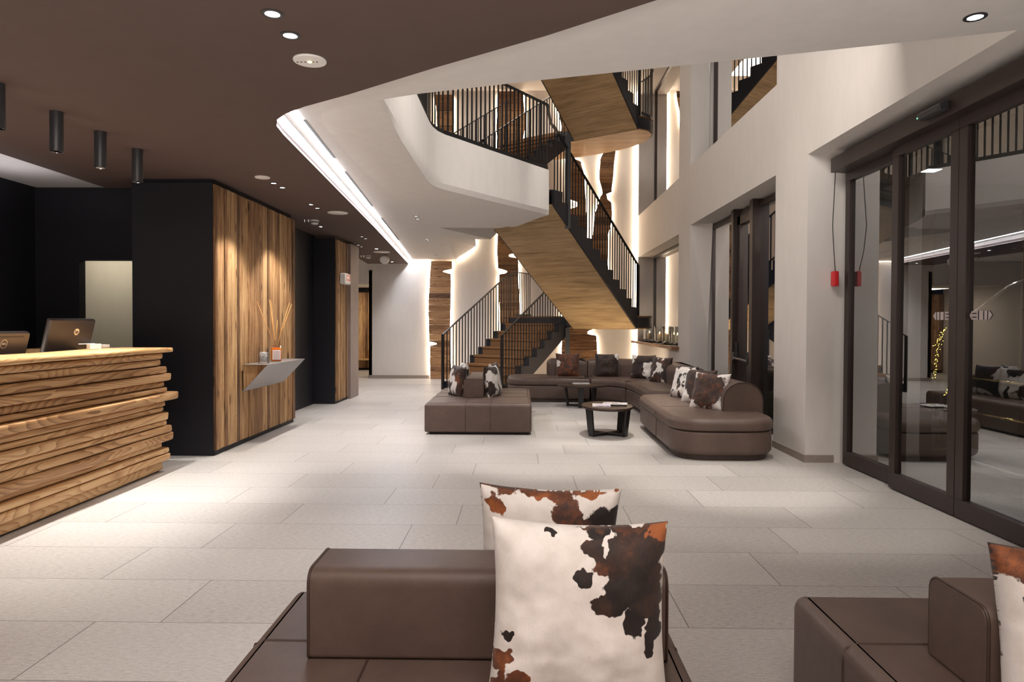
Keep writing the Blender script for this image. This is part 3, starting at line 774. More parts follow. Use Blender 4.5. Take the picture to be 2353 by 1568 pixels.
# vertical light gap in the corner and the cove lights
t = thing('corner_light', 'vertical strip of light in the corner between rear wall and window wall', 'light', (2.80, 16.95, 0))
MB().box(-.012, .012, -.004, .004, .02, 7.1).build('led_strip', MT['led'], t)
t = thing('soffit_light', 'lit gap along the top of the rear wall left of the planks', 'light', (-3.8, 16.95, 2.94))
MB().box(0.1, 1.5, -.01, .01, -.005, .005).build('led_strip', emis('soft_led', (1, .86, .7), 5), t)
t = thing('soffit_light', 'lit slanting gap above the white wall beside the lower stairs', 'light', (-1.62, 16.93, 2.95))
MB().tube([(0, 0, 0), (.44, 0, .33), (.46, 0, .55)], .01, 6).build('led_strip', MT['led'], t)
t = thing('cove_light', 'bright white light strip in the cove along the dark ceiling edge', 'light', (-1.8, 5.2, 3.0))
b = MB(); cp = [(-1.55, 4.85), (-1.72, 5.0), (-1.79, 5.16), (-1.82, 5.4), (-1.93, 6.8), (-2.22, 10.5), (-2.75, 16.9)]
for i in range(len(cp) - 1):
    (x0, y0), (x1, y1) = cp[i], cp[i + 1]
    f = lambda x, y, dx: (x + dx + 1.8, y - 5.2, zc(x, y) - .004 - 3.0)
    b.add([f(x0, y0, -.03), f(x0, y0, .02), f(x1, y1, .02), f(x1, y1, -.03)], [(0, 1, 2, 3)])
b.build('led_strip', MT['cove_led'], t)
for k, (ya, yb) in enumerate(((5.65, 6.9), (7.5, 9.6), (10.6, 13.2))):
    xa, xb = -1.79 - (ya - 5.4) * .078, -1.79 - (yb - 5.4) * .078
    b = MB(); b.obox(((xa + xb) / 2, (ya + yb) / 2, zc(0, (ya + yb) / 2) - .002), ((xb - xa) / 2, (yb - ya) / 2, -.0088 * (yb - ya) / 2), (.012, .001, 0), (0, 0, .003))
    tag(b.build('air_slot', MT['black_plastic']), ('nearest', 'middle', 'farthest')[k] + ' thin black air slot in the white ceiling beside the light cove', 'air vent', 'air slots beside the cove')
# ================================================================ WINDOWS AND DOORS
def bars(b, x0, x1, y0, y1, z0, z1, w_=.05, sides='lrtb'):
    if 'l' in sides: b.box(x0, x1, y1 - w_, y1, z0, z1)
    if 'r' in sides: b.box(x0, x1, y0, y0 + w_, z0, z1)
    if 't' in sides: b.box(x0, x1, y0, y1, z1 - w_, z1)
    if 'b' in sides: b.box(x0, x1, y0, y1, z0, z0 + w_)
def window(name, y0, y1, z0, z1, jamb):
    t = bpy.data.objects.new(name, None); COL.objects.link(t); struct(t); t.location = (XG, y0, z0)
    b = MB(); h, d = z1 - z0, y1 - y0; bars(b, 0, .07, 0, d - jamb, 0, h, .05); b.build('window_frame', MT['bronze'], t)
    MB().add([(.03, .04, .04), (.03, d - jamb - .04, .04), (.03, d - jamb - .04, h - .04), (.03, .04, h - .04)], [(0, 1, 2, 3)]).build('pane', MT['glass'], t)
    return t
window('window_1', 12.49, 16.84, .97, 3.0, .36)
window('window_2', 12.51, 16.86, 4.04, 6.98, .36)
window('window_3', 7.74, 11.66, 4.07, 7.1, .24)
window('window_4', 2.6, 6.86, 4.09, 7.1, .05)
tag(MB().box(2.70, 3.14, 12.40, 16.96, .925, .97).build('window_sill_board', MT['sill']), 'thick brown wooden sill board carrying the candle glasses', 'sill')
# terrace door between two fixed panes
t = bpy.data.objects.new('door_1', None); COL.objects.link(t); struct(t); t.location = (XG, 7.74, 0)
b = MB(); bars(b, 0, .08, 0, 3.68, 0, 3.02, .07); b.box(-.09, .08, 1.42, 1.54, 0, 3.05); b.box(-.09, .08, 2.26, 2.36, 0, 3.05); b.build('door_frame', MT['bronze'], t)
b = MB(); bars(b, -.03, .04, 1.54, 2.26, .02, 2.94, .12); b.build('door_leaf', MT['bronze'], t)
for y0, y1 in ((.06, 1.43), (1.64, 2.16), (2.36, 3.62)):
    MB().add([(.02, y0, .05), (.02, y1, .05), (.02, y1, 2.95), (.02, y0, 2.95)], [(0, 1, 2, 3)]).build('pane', MT['glass'], t)
b = MB(); b.box(-.10, -.03, 2.165, 2.225, .86, .98); b.box(-.06, -.03, 2.18, 2.215, .98, 1.12); b.box(-.10, -.03, 1.575, 1.615, .84, .94); o = b.build('lock_case', MT['black_plastic'], t, bevel=.008)
MB().tube([(-.09, 2.19, .90), (-.10, 1.6, .88)], .016, 10).build('push_bar', plain('dark_push_bar', srgb(120, 112, 108), .35, .6), t, smooth=True)
# automatic sliding entrance
t = bpy.data.objects.new('door_2', None); COL.objects.link(t); struct(t); t.location = (XG, 1.2, 0)
Y = lambda y: y - 1.2
def leaf(x, y0, y1, ztop, sw=.09, name='door_leaf'):
    b = MB(); bars(b, x - .03, x + .03, Y(y0), Y(y1), .145, ztop - .09, sw, 'lr'); b.box(x - .03, x + .03, Y(y0), Y(y1), .012, .145); b.box(x - .03, x + .03, Y(y0), Y(y1), ztop - .09, ztop)
    o = b.build(name, MT['bronze'], t, bevel=.004)
    g = MB().add([(x, Y(y0) + sw * .9, .13), (x, Y(y1) - sw * .9, .13), (x, Y(y1) - sw * .9, ztop - .08), (x, Y(y0) + sw * .9, ztop - .08)], [(0, 1, 2, 3)]).build('pane', MT['glass'], o)
    return o
lf0 = leaf(.045, 5.76, 6.77, 2.87, .085, 'fixed_leaf')
lfA = leaf(-.02, 4.928, 5.80, 2.87)
lfB = leaf(-.02, 4.05, 4.922, 2.87)
leaf(.045, 3.0, 4.10, 2.87, .085, 'fixed_leaf')
leaf(.045, 1.25, 3.0, 2.87, .085, 'fixed_leaf')
b = MB(); b.box(-.15, .02, Y(1.6), Y(6.73), 2.862, 3.0); b.build('header', MT['bronze'], t, bevel=.006)
b = MB(); b.box(-.03, .10, Y(1.21), Y(6.78), 2.87, 3.06); b.build('track_box', MT['black_plastic'], t)
# arrow stickers: segments, bevelled end cap with two dark bars
stk = plain('grey_sticker', srgb(178, 166, 164), .6); stk2 = plain('sticker_print', srgb(70, 62, 62), .6)
def sticker(par, yc, sgn, zc_):
    x = -.0235 if True else 0; b = MB()
    H_ = .030
    def seg(a, c, pa=0, pc=0):
        p = [(yc + sgn * a, zc_ - H_), (yc + sgn * c, zc_ - H_)]
        if pc: p += [(yc + sgn * (c + pc), zc_)]
        p += [(yc + sgn * c, zc_ + H_), (yc + sgn * a, zc_ + H_)]
        if pa: p += [(yc + sgn * (a - pa), zc_)]
        b.add([(x, y, z) for y, z in p], [tuple(range(len(p)))])
    seg(0, .065, .022); seg(.076, .118); seg(.128, .158); seg(.168, .178, 0, .03)
    s_ = b.build('arrow_sticker', stk, par)
    b = MB()
    for dz in (.013, -.013): b.add([(x - .0006, yc + sgn * .004, zc_ + dz - .005), (x - .0006, yc + sgn * .052, zc_ + dz - .005), (x - .0006, yc + sgn * .052, zc_ + dz + .005), (x - .0006, yc + sgn * .004, zc_ + dz + .005)], [(0, 1, 2, 3)])
    b.build('sticker_print', stk2, s_)
sticker(lfA, Y(5.04), 1, 1.45); sticker(lfB, Y(4.80), -1, 1.45)
# motion sensor on the header
t = thing('motion_sensor', 'small black motion sensor on the sliding door header', 'sensor', (2.985, 5.02, 2.90))
b = MB(); pr = [(-.05, 0), (0.015, 0), (.015, .07), (-.02, .07), (-.055, .045)]
b.add([(x, yy, z) for yy in (-.14, .14) for x, z in pr], [(0, 1, 2, 3, 4), (9, 8, 7, 6, 5)] + [(i, (i + 1) % 5, 5 + (i + 1) % 5, 5 + i) for i in range(5)])
b.build('housing', MT['black_plastic'], t, bevel=.006)
MB().box(-.058, -.052, -.12, .12, .005, .02).build('lens_strip', plain('sensor_lens', (.08, .08, .085), .12), t)
MB().box(-.060, -.056, .118, .126, .012, .020).build('status_light', MT['green_led'], t)
# hanging cable and red release box on the reveal
t = thing('release_box', 'small red emergency release box on the jamb of the sliding door', 'switch', (3.085, 6.80, 1.76))
MB().box(-.025, .025, -.04, .04, 0, .15).build('box', MT['red'], t, bevel=.012, seg=3)
cb = MB().tube([(3.06, 6.76, 2.87), (3.045, 6.75, 2.6), (3.03, 6.74, 2.35), (3.05, 6.75, 2.1), (3.08, 6.78, 1.90)], .004, 6).build('cable', MT['rubber'], smooth=True)
tag(cb, 'thin black cable hanging from the door header to the red box', 'cable')
# entrance vestibule
struct(MB().box(3.3, 6.3, -1, 6.95, -.02, .004).build('floor_vestibule', MT['grate']))
struct(MB().box(3.3, 4.02, 6.95, 7.1, 0, 2.9).build('wall_vestibule', MT['white']))
struct(MB().box(3.3, 4.02, 6.936, 6.95, 0, .075).build('baseboard_vestibule', MT['trim']))
struct(MB().box(3.3, 6.4, -1, 7.1, 2.80, 2.9).build('ceiling_vestibule', MT['soffit']))
struct(MB().box(6.3, 6.4, -1, 7.1, 0, 2.9).build('wall_vestibule_far', plain('dark_slate_cladding', srgb(60, 58, 62), .5, var=.2)))
t = bpy.data.objects.new('door_3', None); COL.objects.link(t); struct(t); t.location = (4.02, 6.98, 0)
b = MB(); b.box(0, 2.28, -.03, .05, 0, .12); b.box(0, 2.28, -.03, .05, 2.55, 2.8); b.box(0, .12, -.03, .05, 0, 2.8); b.box(1.05, 1.17, -.03, .05, 0, 2.8); b.box(2.16, 2.28, -.03, .05, 0, 2.8); b.build('door_frame', MT['bronze'], t)
for x0, x1 in ((.11, 1.06), (1.16, 2.17)): MB().add([(x0, .01, .1), (x1, .01, .1), (x1, .01, 2.57), (x0, .01, 2.57)], [(0, 1, 2, 3)]).build('pane', MT['glass'], t)
for k, (x, y) in enumerate(((3.72, 6.3), (4.62, 6.2))):
    t = thing('ceiling_light', ('square recessed light in the vestibule ceiling, nearer the glass door', 'square recessed light in the vestibule ceiling above the luggage cart')[k], 'light', (x, y, 2.79), 0, 'square vestibule lights')
    MB().box(-.08, .08, -.08, .08, 0, .012).build('trim', MT['white_plastic'], t); MB().box(-.06, .06, -.06, .06, -.003, .002).build('diffuser', MT['lamp'], t)
    spot('vestibule_lamp', (x, y, 2.77), (x + .2, y - .4, 0), 14, 90, .8, .04, (1, .95, .9), t)
# luggage cart in the vestibule
t = thing('luggage_cart', 'chrome bellhop luggage cart standing behind the glass doors', 'luggage cart', (4.36, 5.75, 0))
oct_ = roundcorners([(-.34, -.62), (.34, -.62), (.52, -.42), (.52, .42), (.34, .62), (-.34, .62), (-.52, .42), (-.52, -.42)], .06)
MB().prism(oct_, .19, .235).build('platform', plain('grey_carpet_deck', srgb(110, 106, 112), .9), t)
MB().tube([(x, y, .215) for x, y in oct_], .018, 8, closed=True).build('bumper', plain('white_rubber', (.75, .74, .73), .5), t, smooth=True)
for x, y in ((-.36, -.5), (.36, -.5), (-.36, .5), (.36, .5)):
    MB().tube([(x - .02, y, .085), (x + .02, y, .085)], .085, 16).build('wheel', MT['rubber'], t, smooth=True, angle=40)
    b = MB(); b.box(x - .03, x + .03, y - .03, y + .03, .08, .19); b.build('caster_fork', MT['chrome'], t)
    xs, ys = (-.42 if x < 0 else .42), (-.38 if y < 0 else .38)
    MB().tube([(xs, ys, .23), (xs, ys, 1.38), (xs * .96, ys * .96, 1.46), (xs * .45, ys * .45, 1.72), (xs * .25, ys * .25, 1.765), (0, 0, 1.77)], .017, 10).build('frame_tube', MT['chrome'], t, smooth=True)
MB().lathe([(.0, 1.75), (.05, 1.755), (.055, 1.80), (.02, 1.83), (.03, 1.85), (.02, 1.88), (0, 1.885)], 16).build('finial', MT['brass'], t, smooth=True)
for z in (.62, .92):
    for sx in (-.42, .42): MB().tube([(sx, -.38, z), (sx, .38, z)], .011, 8).build('side_rail', MT['brass'], t, smooth=True)
MB().tube([(-.0, -.3, 1.52), (0, .3, 1.52)], .013, 8).build('hanging_bar', MT['chrome'], t, smooth=True)
# fairy lights in the yard
def fairy(label, pts, n_, seed):
    rg = random.Random(seed); t = thing('fairy_lights', label, 'string lights', pts[0], 0, 'yellow fairy lights in the dark yard')
    P = [Vector(p) - Vector(pts[0]) for p in pts]; b = MB()
    for k in range(n_):
        q = k / (n_ - 1) * (len(P) - 1); i = min(int(q), len(P) - 2); e = P[i].lerp(P[i + 1], q - i) + Vector((rg.uniform(-.02, .02), rg.uniform(-.02, .02), rg.uniform(-.02, .02)))
        b.lathe([(0, -.006), (.006, 0), (0, .006)], 5, e)
    o = b.build('bulbs', MT['fairy'], t); o['kind'] = 'stuff'
    MB().tube(P, .003, 5).build('wire', MT['rubber'], t)
    MB().tube([(P[0].x, P[0].y, -.03 - pts[0][2]), (P[0].x + .01, P[0].y, -pts[0][2] * .4), tuple(P[0])], .012, 6).build('stake', MT['rubber'], t)
fairy('slanting pair of yellow fairy light strings outside, high branch', [(5.75, 9.6, .62), (5.78, 9.6, .95), (5.88, 9.6, 1.34), (5.72, 9.6, 1.05)], 70, 2)
fairy('loose heap of yellow fairy lights low on a dark bush outside', [(5.95, 9.7, .40), (6.12, 9.7, .50), (5.98, 9.7, .46), (6.14, 9.7, .38), (6.10, 9.7, .7), (6.08, 9.7, .55)], 60, 4)
fairy('short string of yellow fairy lights near the ground outside', [(5.34, 9.3, .42), (5.38, 9.3, .55), (5.44, 9.3, .82)], 26, 6)
# ================================================================ SEATING
def dprofile(b, x0, x1, z0, z1, r, y0, y1, n_=8):
    pr = [(x0, z0), (x1, z0)]
    for k in range(n_ + 1):
        a = math.pi / 2 * k / n_; pr.append((x1 - r + r * math.cos(a), z1 - r + r * math.sin(a)))
    for k in range(n_ + 1):
        a = math.pi / 2 + math.pi / 2 * k / n_; pr.append((x0 + r + r * math.cos(a), z1 - r + r * math.sin(a)))
    m_ = len(pr); v = [(x, y, z) for y in (y0, y1) for x, z in pr]
    b.add(v, [(i, (i + 1) % m_, m_ + (i + 1) % m_, m_ + i) for i in range(m_)] + [tuple(range(m_)), tuple(reversed(range(m_, 2 * m_)))])
    return pr
def smooth_build(b, name, mt, par, ang=50): return b.build(name, mt, par, smooth=True, angle=ang)
def ottoman(label, x0, x1, y0, y1, zt, xs, ys, plinth=.03):
    t = thing('ottoman', label, 'ottoman', ((x0 + x1) / 2, (y0 + y1) / 2, 0))
    W, D = (x1 - x0) / 2, (y1 - y0) / 2; cx, cy_ = (x0 + x1) / 2, (y0 + y1) / 2
    fp = roundcorners([(-W, -D), (W, -D), (W, D), (-W, D)], .035, 4)
    smooth_build(puffy(fp, plinth, zt, .045, .02, 6), 'body', MT['leather'], t)
    MB().box(-W + .06, W - .06, -D + .06, D - .06, 0, plinth + .01).build('plinth', MT['rubber'], t)
    def path(c, ax):
        L = D if ax == 'x' else W
        p = [(-L - .001, plinth + .02), (-L - .001, zt - .05), (-L + .012, zt - .012), (-L + .05, zt + .0005), (L - .05, zt + .0005), (L - .012, zt - .012), (L + .001, zt - .05), (L + .001, plinth + .02)]
        return [(c, a, z) if ax == 'x' else (a, c, z) for a, z in p]
    for c in xs: smooth_build(MB().tube(path(c - cx, 'x'), .0034, 6), 'seam', MT['piping'], t)
    for c in ys: smooth_build(MB().tube(path(c - cy_, 'y'), .0034, 6), 'seam', MT['piping'], t)
    for sx in (-1, 1):
        for sy in (-1, 1):
            smooth_build(MB().tube([(sx * (W - .010), sy * (D - .010), plinth + .03), (sx * (W - .010), sy * (D - .010), zt - .05), (sx * (W - .02), sy * (D - .02), zt - .022), (sx * (W - .045), sy * (D - .045), zt - .002)], .0045, 6), 'corner_piping', MT['piping'], t)
    return t
def bolster(label, x0, x1, y0, y1, z0, z1, axis):
    t = thing('bolster_block', label, 'bolster', ((x0 + x1) / 2, (y0 + y1) / 2, z0))
    W, D, Hh = (x1 - x0) / 2, (y1 - y0) / 2, z1 - z0
    hw, hl = (D, W) if axis == 'x' else (W, D)
    pr = roundcorners([(-hw, 0), (hw, 0), (hw, Hh), (-hw, Hh)], [.015, .015, .05, .05], 7); m_ = len(pr)
    P = (lambda a_, s_, z: (s_, a_, z)) if axis == 'x' else (lambda a_, s_, z: (a_, s_, z))
    b = MB(); cuts = [-hl, -hl + .012, hl - .012, hl]; v = []
    for k, s_ in enumerate(cuts):
        q = offset(pr, .006) if k in (0, 3) else pr
        v += [P(x, s_, z) for x, z in q]
    b.add(v, [(r * m_ + i, r * m_ + (i + 1) % m_, (r + 1) * m_ + (i + 1) % m_, (r + 1) * m_ + i) for r in range(3) for i in range(m_)] + [tuple(range(m_)), tuple(reversed(range(3 * m_, 4 * m_)))])
    smooth_build(b, 'cushion_body', MT['leather'], t, 40)
    for s in (-1, 1):
        smooth_build(MB().tube([P(x, s * (hl - .005), z) for x, z in offset(pr, .001)], .0042, 6, closed=True), 'end_piping', MT['piping'], t)
    return t
ottoman('big brown leather ottoman in the foreground centre, under the block and two hide cushions', -.84, .49, .50, 2.52, .39, [-.45, .12], [2.10, 1.45])
bolster('long brown leather block on the foreground centre ottoman', -.63, .43, 1.98, 2.22, .392, .652, 'x')
ottoman('brown leather ottoman cut off at the bottom right corner of the photo', 1.0, 2.45, .50, 2.52, .39, [1.55], [2.12])
bolster('brown leather block on the ottoman in the bottom right corner', 1.225, 2.30, 1.80, 2.06, .392, .635, 'x')
ottoman('square brown leather ottoman in the middle of the lobby, before the stairs', -1.21, .12, 8.42, 10.47, .39, [-.70, -.39], [9.2, 9.68, 10.15])
bolster('narrow brown leather block on the middle ottoman between four hide cushions', -.78, -.51, 9.06, 10.40, .392, .642, 'y')
# curved sectional behind, and the chaise sofa on the right
def module(t, fp, seat_r, zs=.30, zt=.43, pl=.07):
    smooth_build(puffy(offset(fp, .012), pl - .02, zs - .004, .03, .06, 5), 'base', MT['leather'], t)
    smooth_build(puffy(fp, zs, zt, .065, .03, 6), 'seat_cushion', MT['leather'], t)
    MB().prism(offset(fp, .07), 0, pl).build('plinth', MT['piping'], t)
def loc(poly, o): return [(x - o[0], y - o[1]) for x, y in poly]
O = (1.2, 12.3)
t = thing('curved_sofa', 'long curved brown leather sectional sofa along the far corner below the stairs', 'sofa', (O[0], O[1], 0))
M1 = roundcorners([(-.27, 11.95), (1.195, 11.95), (1.195, 12.95), (-.27, 12.95)], [.42, .02, .02, .35], 8)
M2 = roundcorners([(1.205, 11.95), (1.48, 11.86), (1.66, 11.66), (1.72, 11.45), (2.70, 11.80), (2.64, 12.45), (2.25, 12.85), (1.70, 12.95), (1.205, 12.95)], [.02, .3, .2, .02, .02, .3, .3, .3, .02], 5)
M3 = roundcorners([(1.725, 11.43), (1.78, 11.0), (1.80, 9.65), (2.72, 9.65), (2.72, 11.78)], [.02, .4, .35, .3, .02], 6)
for mm in (M1, M2, M3): module(t, loc(mm, O), .05)
B1 = roundcorners([(.46, 12.52), (1.195, 12.52), (1.195, 12.93), (.46, 12.93)], [.1, .01, .01, .1], 5)
B2 = [(1.205, 12.52), (1.45, 12.50), (1.72, 12.42), (1.98, 12.24), (2.17, 12.0), (2.28, 11.66), (2.69, 11.80), (2.63, 12.3), (2.42, 12.62), (2.1, 12.84), (1.7, 12.93), (1.205, 12.93)]
B3 = roundcorners([(2.285, 11.64), (2.33, 11.2), (2.34, 9.95), (2.71, 9.95), (2.71, 11.78)], [.01, .2, .12, .12, .01], 5)
for bb in (B1, B2, B3): smooth_build(puffy(loc(bb, O), .40, .735, .11, .01, 7), 'backrest', MT['leather'], t)
O = (2.07, 8.1)
t = thing('chaise_sofa', 'brown leather chaise sofa with rounded ends on the right beside the glass terrace door', 'sofa', (O[0], O[1], 0))
N1 = roundcorners([(1.53, 6.86), (2.62, 6.86), (2.64, 9.38), (1.56, 9.38)], [.40, .40, .25, .36], 10)
module(t, loc(N1, O), .05)
xs_ = 1.542 - O[0]; ys_ = 7.9 - O[1]
smooth_build(MB().tube([(xs_ + .008, ys_, .06), (xs_ + .010, ys_, .20), (xs_ + .012, ys_, .292)], .0035, 6), 'base_seam', MT['piping'], t)
smooth_build(MB().tube([(xs_ + .03, ys_, .305), (xs_ - .001, ys_, .33), (xs_ - .001, ys_, .365), (xs_ + .019, ys_, .411), (xs_ + .065, ys_, .4305), (2.2 - O[0], ys_ + .02, .4305)], .003, 6), 'seat_seam', MT['piping'], t)
b = MB(); pr = dprofile(b, 2.20 - O[0], 2.63 - O[0], .40, .745, .20, 7.48 - O[1], 9.30 - O[1]); smooth_build(b, 'backrest', MT['leather'], t, 40)
q = [(x, 7.478 - O[1], z) for x, z in pr[1:]] + [(2.20 - O[0], 7.478 - O[1], .41)]
smooth_build(MB().tube(q, .005, 6), 'end_piping', MT['piping'], t)
# ---- cowhide cushions
def cushion(label, locn, rz, tilt, size=.46, thick=.15, seed=1, bias=0.0, freq=5.0, brn=.35, blobs=None, N=44, roll_=0, group=None, lift=0):
    P = []; pat = []; br = []; F = []
    rg = Vector((seed * 13.7, seed * 5.3, seed * 9.1))
    for side in (-1, 1):
        for j in range(N + 1):
            for i in range(N + 1):
                u, v = -1 + 2 * i / N, -1 + 2 * j / N
                x = size / 2 * u * (1 - .075 * (1 - v * v) ** 1.0); z = size / 2 * v * (1 - .075 * (1 - u * u))
                h = max(0.0, (1 - u ** 4) * (1 - v ** 4)) ** .55
                wr = noise.noise(Vector((u * 2.2, v * 2.2, side * 3 + seed))) * .012 * h + noise.noise(Vector((u * 6, v * 6, side * 5 + seed))) * .004 * (1 - h * .5) * min(1, h * 4)
                y = side * (thick / 2 * h) + wr
                P.append((x, y, z + size * .46))
                q = noise.noise(rg + Vector((u * freq * .2, v * freq * .2, side * 2.0))) + .45 * noise.noise(rg + Vector((u * freq * .55, v * freq * .55, side * 2.0 + 7)))
                if blobs and side == -1:
                    s = -1.0; bv = brn
                    u0_, v0_ = u, v; u = u + .07 * noise.noise(Vector((u0_ * 4, v0_ * 4, seed + 11))) + .06 * noise.noise(Vector((u0_ * 9, v0_ * 9, seed + 12))) + .03 * noise.noise(Vector((u0_ * 20, v0_ * 20, seed + 13))); v = v + .07 * noise.noise(Vector((u0_ * 4, v0_ * 4, seed + 21))) + .06 * noise.noise(Vector((u0_ * 9, v0_ * 9, seed + 22))) + .03 * noise.noise(Vector((u0_ * 20, v0_ * 20, seed + 23)))
                    for (bu, bvv, ru, rv, an, sg, bb) in blobs:
                        du, dv = u - bu, v - bvv; ca, sa = math.cos(an), math.sin(an)
                        d = math.hypot((du * ca + dv * sa) / ru, (-du * sa + dv * ca) / rv)
                        if sg > 0:
                            if (1 - d) * 1.2 > s: s = (1 - d) * 1.2; bv = bb
                        elif d < 1.25: s = min(s, (d - 1) * 1.2)
                    s = max(-1, min(1, s)); pat.append(s * .8 + .16 * noise.noise(Vector((u * 5, v * 5, seed)))); br.append(bv + .25 * noise.noise(Vector((u * 2.6, v * 2.6, seed + 3))))
                else:
                    pat.append(q * .9 + bias); br.append(brn + .5 * noise.noise(rg + Vector((u * 1.4, v * 1.4, 4))))
    M_ = (N + 1) ** 2
    for s in range(2):
        for j in range(N):
            for i in range(N):
                a = s * M_ + j * (N + 1) + i; f = (a, a + 1, a + N + 2, a + N + 1); F.append(f if s == 0 else f[::-1])
    me = bpy.data.meshes.new('cushion'); me.from_pydata(P, [], F)
    for nm, d in (('pat', pat), ('brn', br)):
        a = me.attributes.new(nm, 'FLOAT', 'POINT'); a.data.foreach_set('value', d)
    bm = bmesh.new(); bm.from_mesh(me); bmesh.ops.remove_doubles(bm, verts=bm.verts, dist=1e-5); bm.to_mesh(me); bm.free()
    me.polygons.foreach_set('use_smooth', [True] * len(me.polygons)); me.materials.append(MT['hide'])
    o = bpy.data.objects.new('cushion', me); COL.objects.link(o)
    e = Matrix.Translation(locn) @ Matrix.Rotation(rz, 4, 'Z') @ Matrix.Rotation(-tilt, 4, 'X') @ Matrix.Rotation(roll_, 4, 'Y')
    o.matrix_world = e
    tag(o, label, 'cushion', group)
    return o
R_ = math.radians
uv = lambda x, y: ((x - 885) / 690, 1 - (y - 210) / 745)
hero = []
for x, y, rx, ry, an, sg, bb in [(1310, 400, 270, 190, 0, 1, .34), (1500, 280, 110, 100, 0, 1, .95), (1340, 640, 240, 230, 0, 1, .26), (1000, 390, 125, 75, .2, 1, .38), (1060, 500, 130, 95, 0, 1, .45), (890, 630, 74, 84, 0, 1, .15),
        (1050, 830, 92, 92, 0, 1, .45), (1180, 760, 150, 120, 0, 1, .25), (1400, 820, 150, 120, 0, 1, .35), (1295, 970, 84, 110, .3, 1, .15), (1470, 1010, 62, 165, -.35, 1, .12), (1430, 1130, 58, 80, 0, 1, .12),
        (1020, 275, 95, 42, 0, 1, .1), (670, 262, 62, 26, 0, 1, .1), (1180, 225, 330, 30, 0, 1, .55), (300, 1125, 56, 54, 0, 1, .25), (270, 1330, 80, 100, 0, 1, .72), (265, 1490, 72, 70, 0, 1, .70), (385, 1450, 52, 66, 0, 1, .72), (455, 1455, 44, 30, 0, 1, .75),
        (1080, 345, 20, 95, -.35, -1, 0), (1000, 660, 42, 110, .15, -1, 0), (1050, 650, 40, 60, 0, -1, 0)]:
    u, v = uv(x, y); hero.append((u, v, rx / 690, ry / 745, an, sg, bb))
cushion('white hide cushion with big dark patch, leaning on the front of the foreground block', (.150, 1.80, .385), 0, R_(9), .485, .17, 3, blobs=hero, N=150, roll_=R_(1.2), brn=.3)
hb = []
for u, v, ru, rv, bb in [(-.78, .78, .16, .16, .85), (.22, .72, .20, .22, .7), (.85, .62, .42, .2, .1), (.45, .52, .22, .2, .6), (.1, 1.0, .9, .07, .8)]: hb.append((u, v, ru, rv, 0, 1, bb))
cushion('white hide cushion with small orange brown spots, standing behind the foreground block', (.085, 2.31, .385), R_(-2), R_(-4), .475, .15, 8, blobs=hb, N=90, roll_=R_(1.5))
cushion('white and dark brown hide cushion at the right photo edge on the corner block', (1.45, 1.70, .365), R_(-8), R_(10), .47, .16, 21, N=90, brn=.3, blobs=[(-.8, .85, .30, .26, -.3, 1, .75), (-.35, .7, .3, .35, 0, 1, .15), (-.55, .25, .26, .42, .3, 1, .2), (-.3, -.3, .3, .6, 0, 1, .3), (.5, .4, .6, .9, 0, 1, .3)])
cushion('dark brown and white hide cushion, near left side of the middle ottoman block', (-.92, 9.36, .385), R_(-62), R_(9), .44, .15, 5, bias=.06, freq=5)
cushion('white spotted hide cushion, far left side of the middle ottoman block', (-.90, 10.05, .385), R_(-78), R_(8), .44, .14, 14, bias=-.22, freq=9)
cushion('white hide cushion with a black patch, near right side of the middle ottoman block', (-.375, 9.32, .385), R_(72), R_(9), .44, .15, 31, bias=-.02, freq=6, brn=.1)
cushion('dark brown hide cushion, far right side of the middle ottoman block', (-.365, 9.85, .385), R_(80), R_(8), .45, .14, 17, bias=.22, freq=5, brn=.3)
ck = dict(size=.445, thick=.14)
cushion('reddish brown hide cushion with a white left edge on the curved sofa, leftmost there', (.83, 12.38, .425), 0, R_(12), seed=41, bias=.85, brn=.62, blobs=[(.25, 0, 1.6, 1.7, 0, 1, .62), (-.95, .12, .26, .30, 0, -1, 0)], **ck)
cushion('dark brown hide cushion with a white upper right corner on the curved sofa', (1.54, 12.34, .425), 0, R_(12), seed=42, bias=.85, brn=.28, blobs=[(-.1, -.1, 1.7, 1.7, 0, 1, .3), (.95, .85, .34, .40, .4, -1, 0)], **ck)
cushion('dark hide cushion with white streaks in the bend of the curved sofa', (2.09, 11.93, .425), R_(-32), R_(13), seed=43, bias=.22, freq=6, brn=.3, **ck)
cushion('brown hide cushion with a white speckled side on the right wing of the curved sofa', (2.24, 11.22, .425), R_(-58), R_(13), seed=49, bias=.14, freq=7, brn=.4, **ck)
cushion('white hide cushion with many dark spots, farthest on the chaise sofa', (2.06, 8.86, .425), R_(-66), R_(14), seed=51, bias=-.12, freq=11, brn=.25, **ck)
cushion('dark brown hide cushion with white lower left side, middle one on the chaise sofa', (2.10, 8.27, .425), R_(-52), R_(17), seed=52, bias=.3, freq=5, brn=.35, blobs=[(.25, .25, 1.2, 1.15, 0, 1, .35), (-.9, -.75, .55, .6, .5, -1, 0)], **ck)
cushion('reddish brown hide cushion with a white rim, nearest on the chaise sofa', (2.08, 7.72, .425), R_(-46), R_(20), seed=53, bias=.3, freq=5, brn=.55, blobs=[(-.05, .1, 1.02, 1.1, 0, 1, .5), (.75, .9, .3, .14, .3, -1, 0)], **ck)
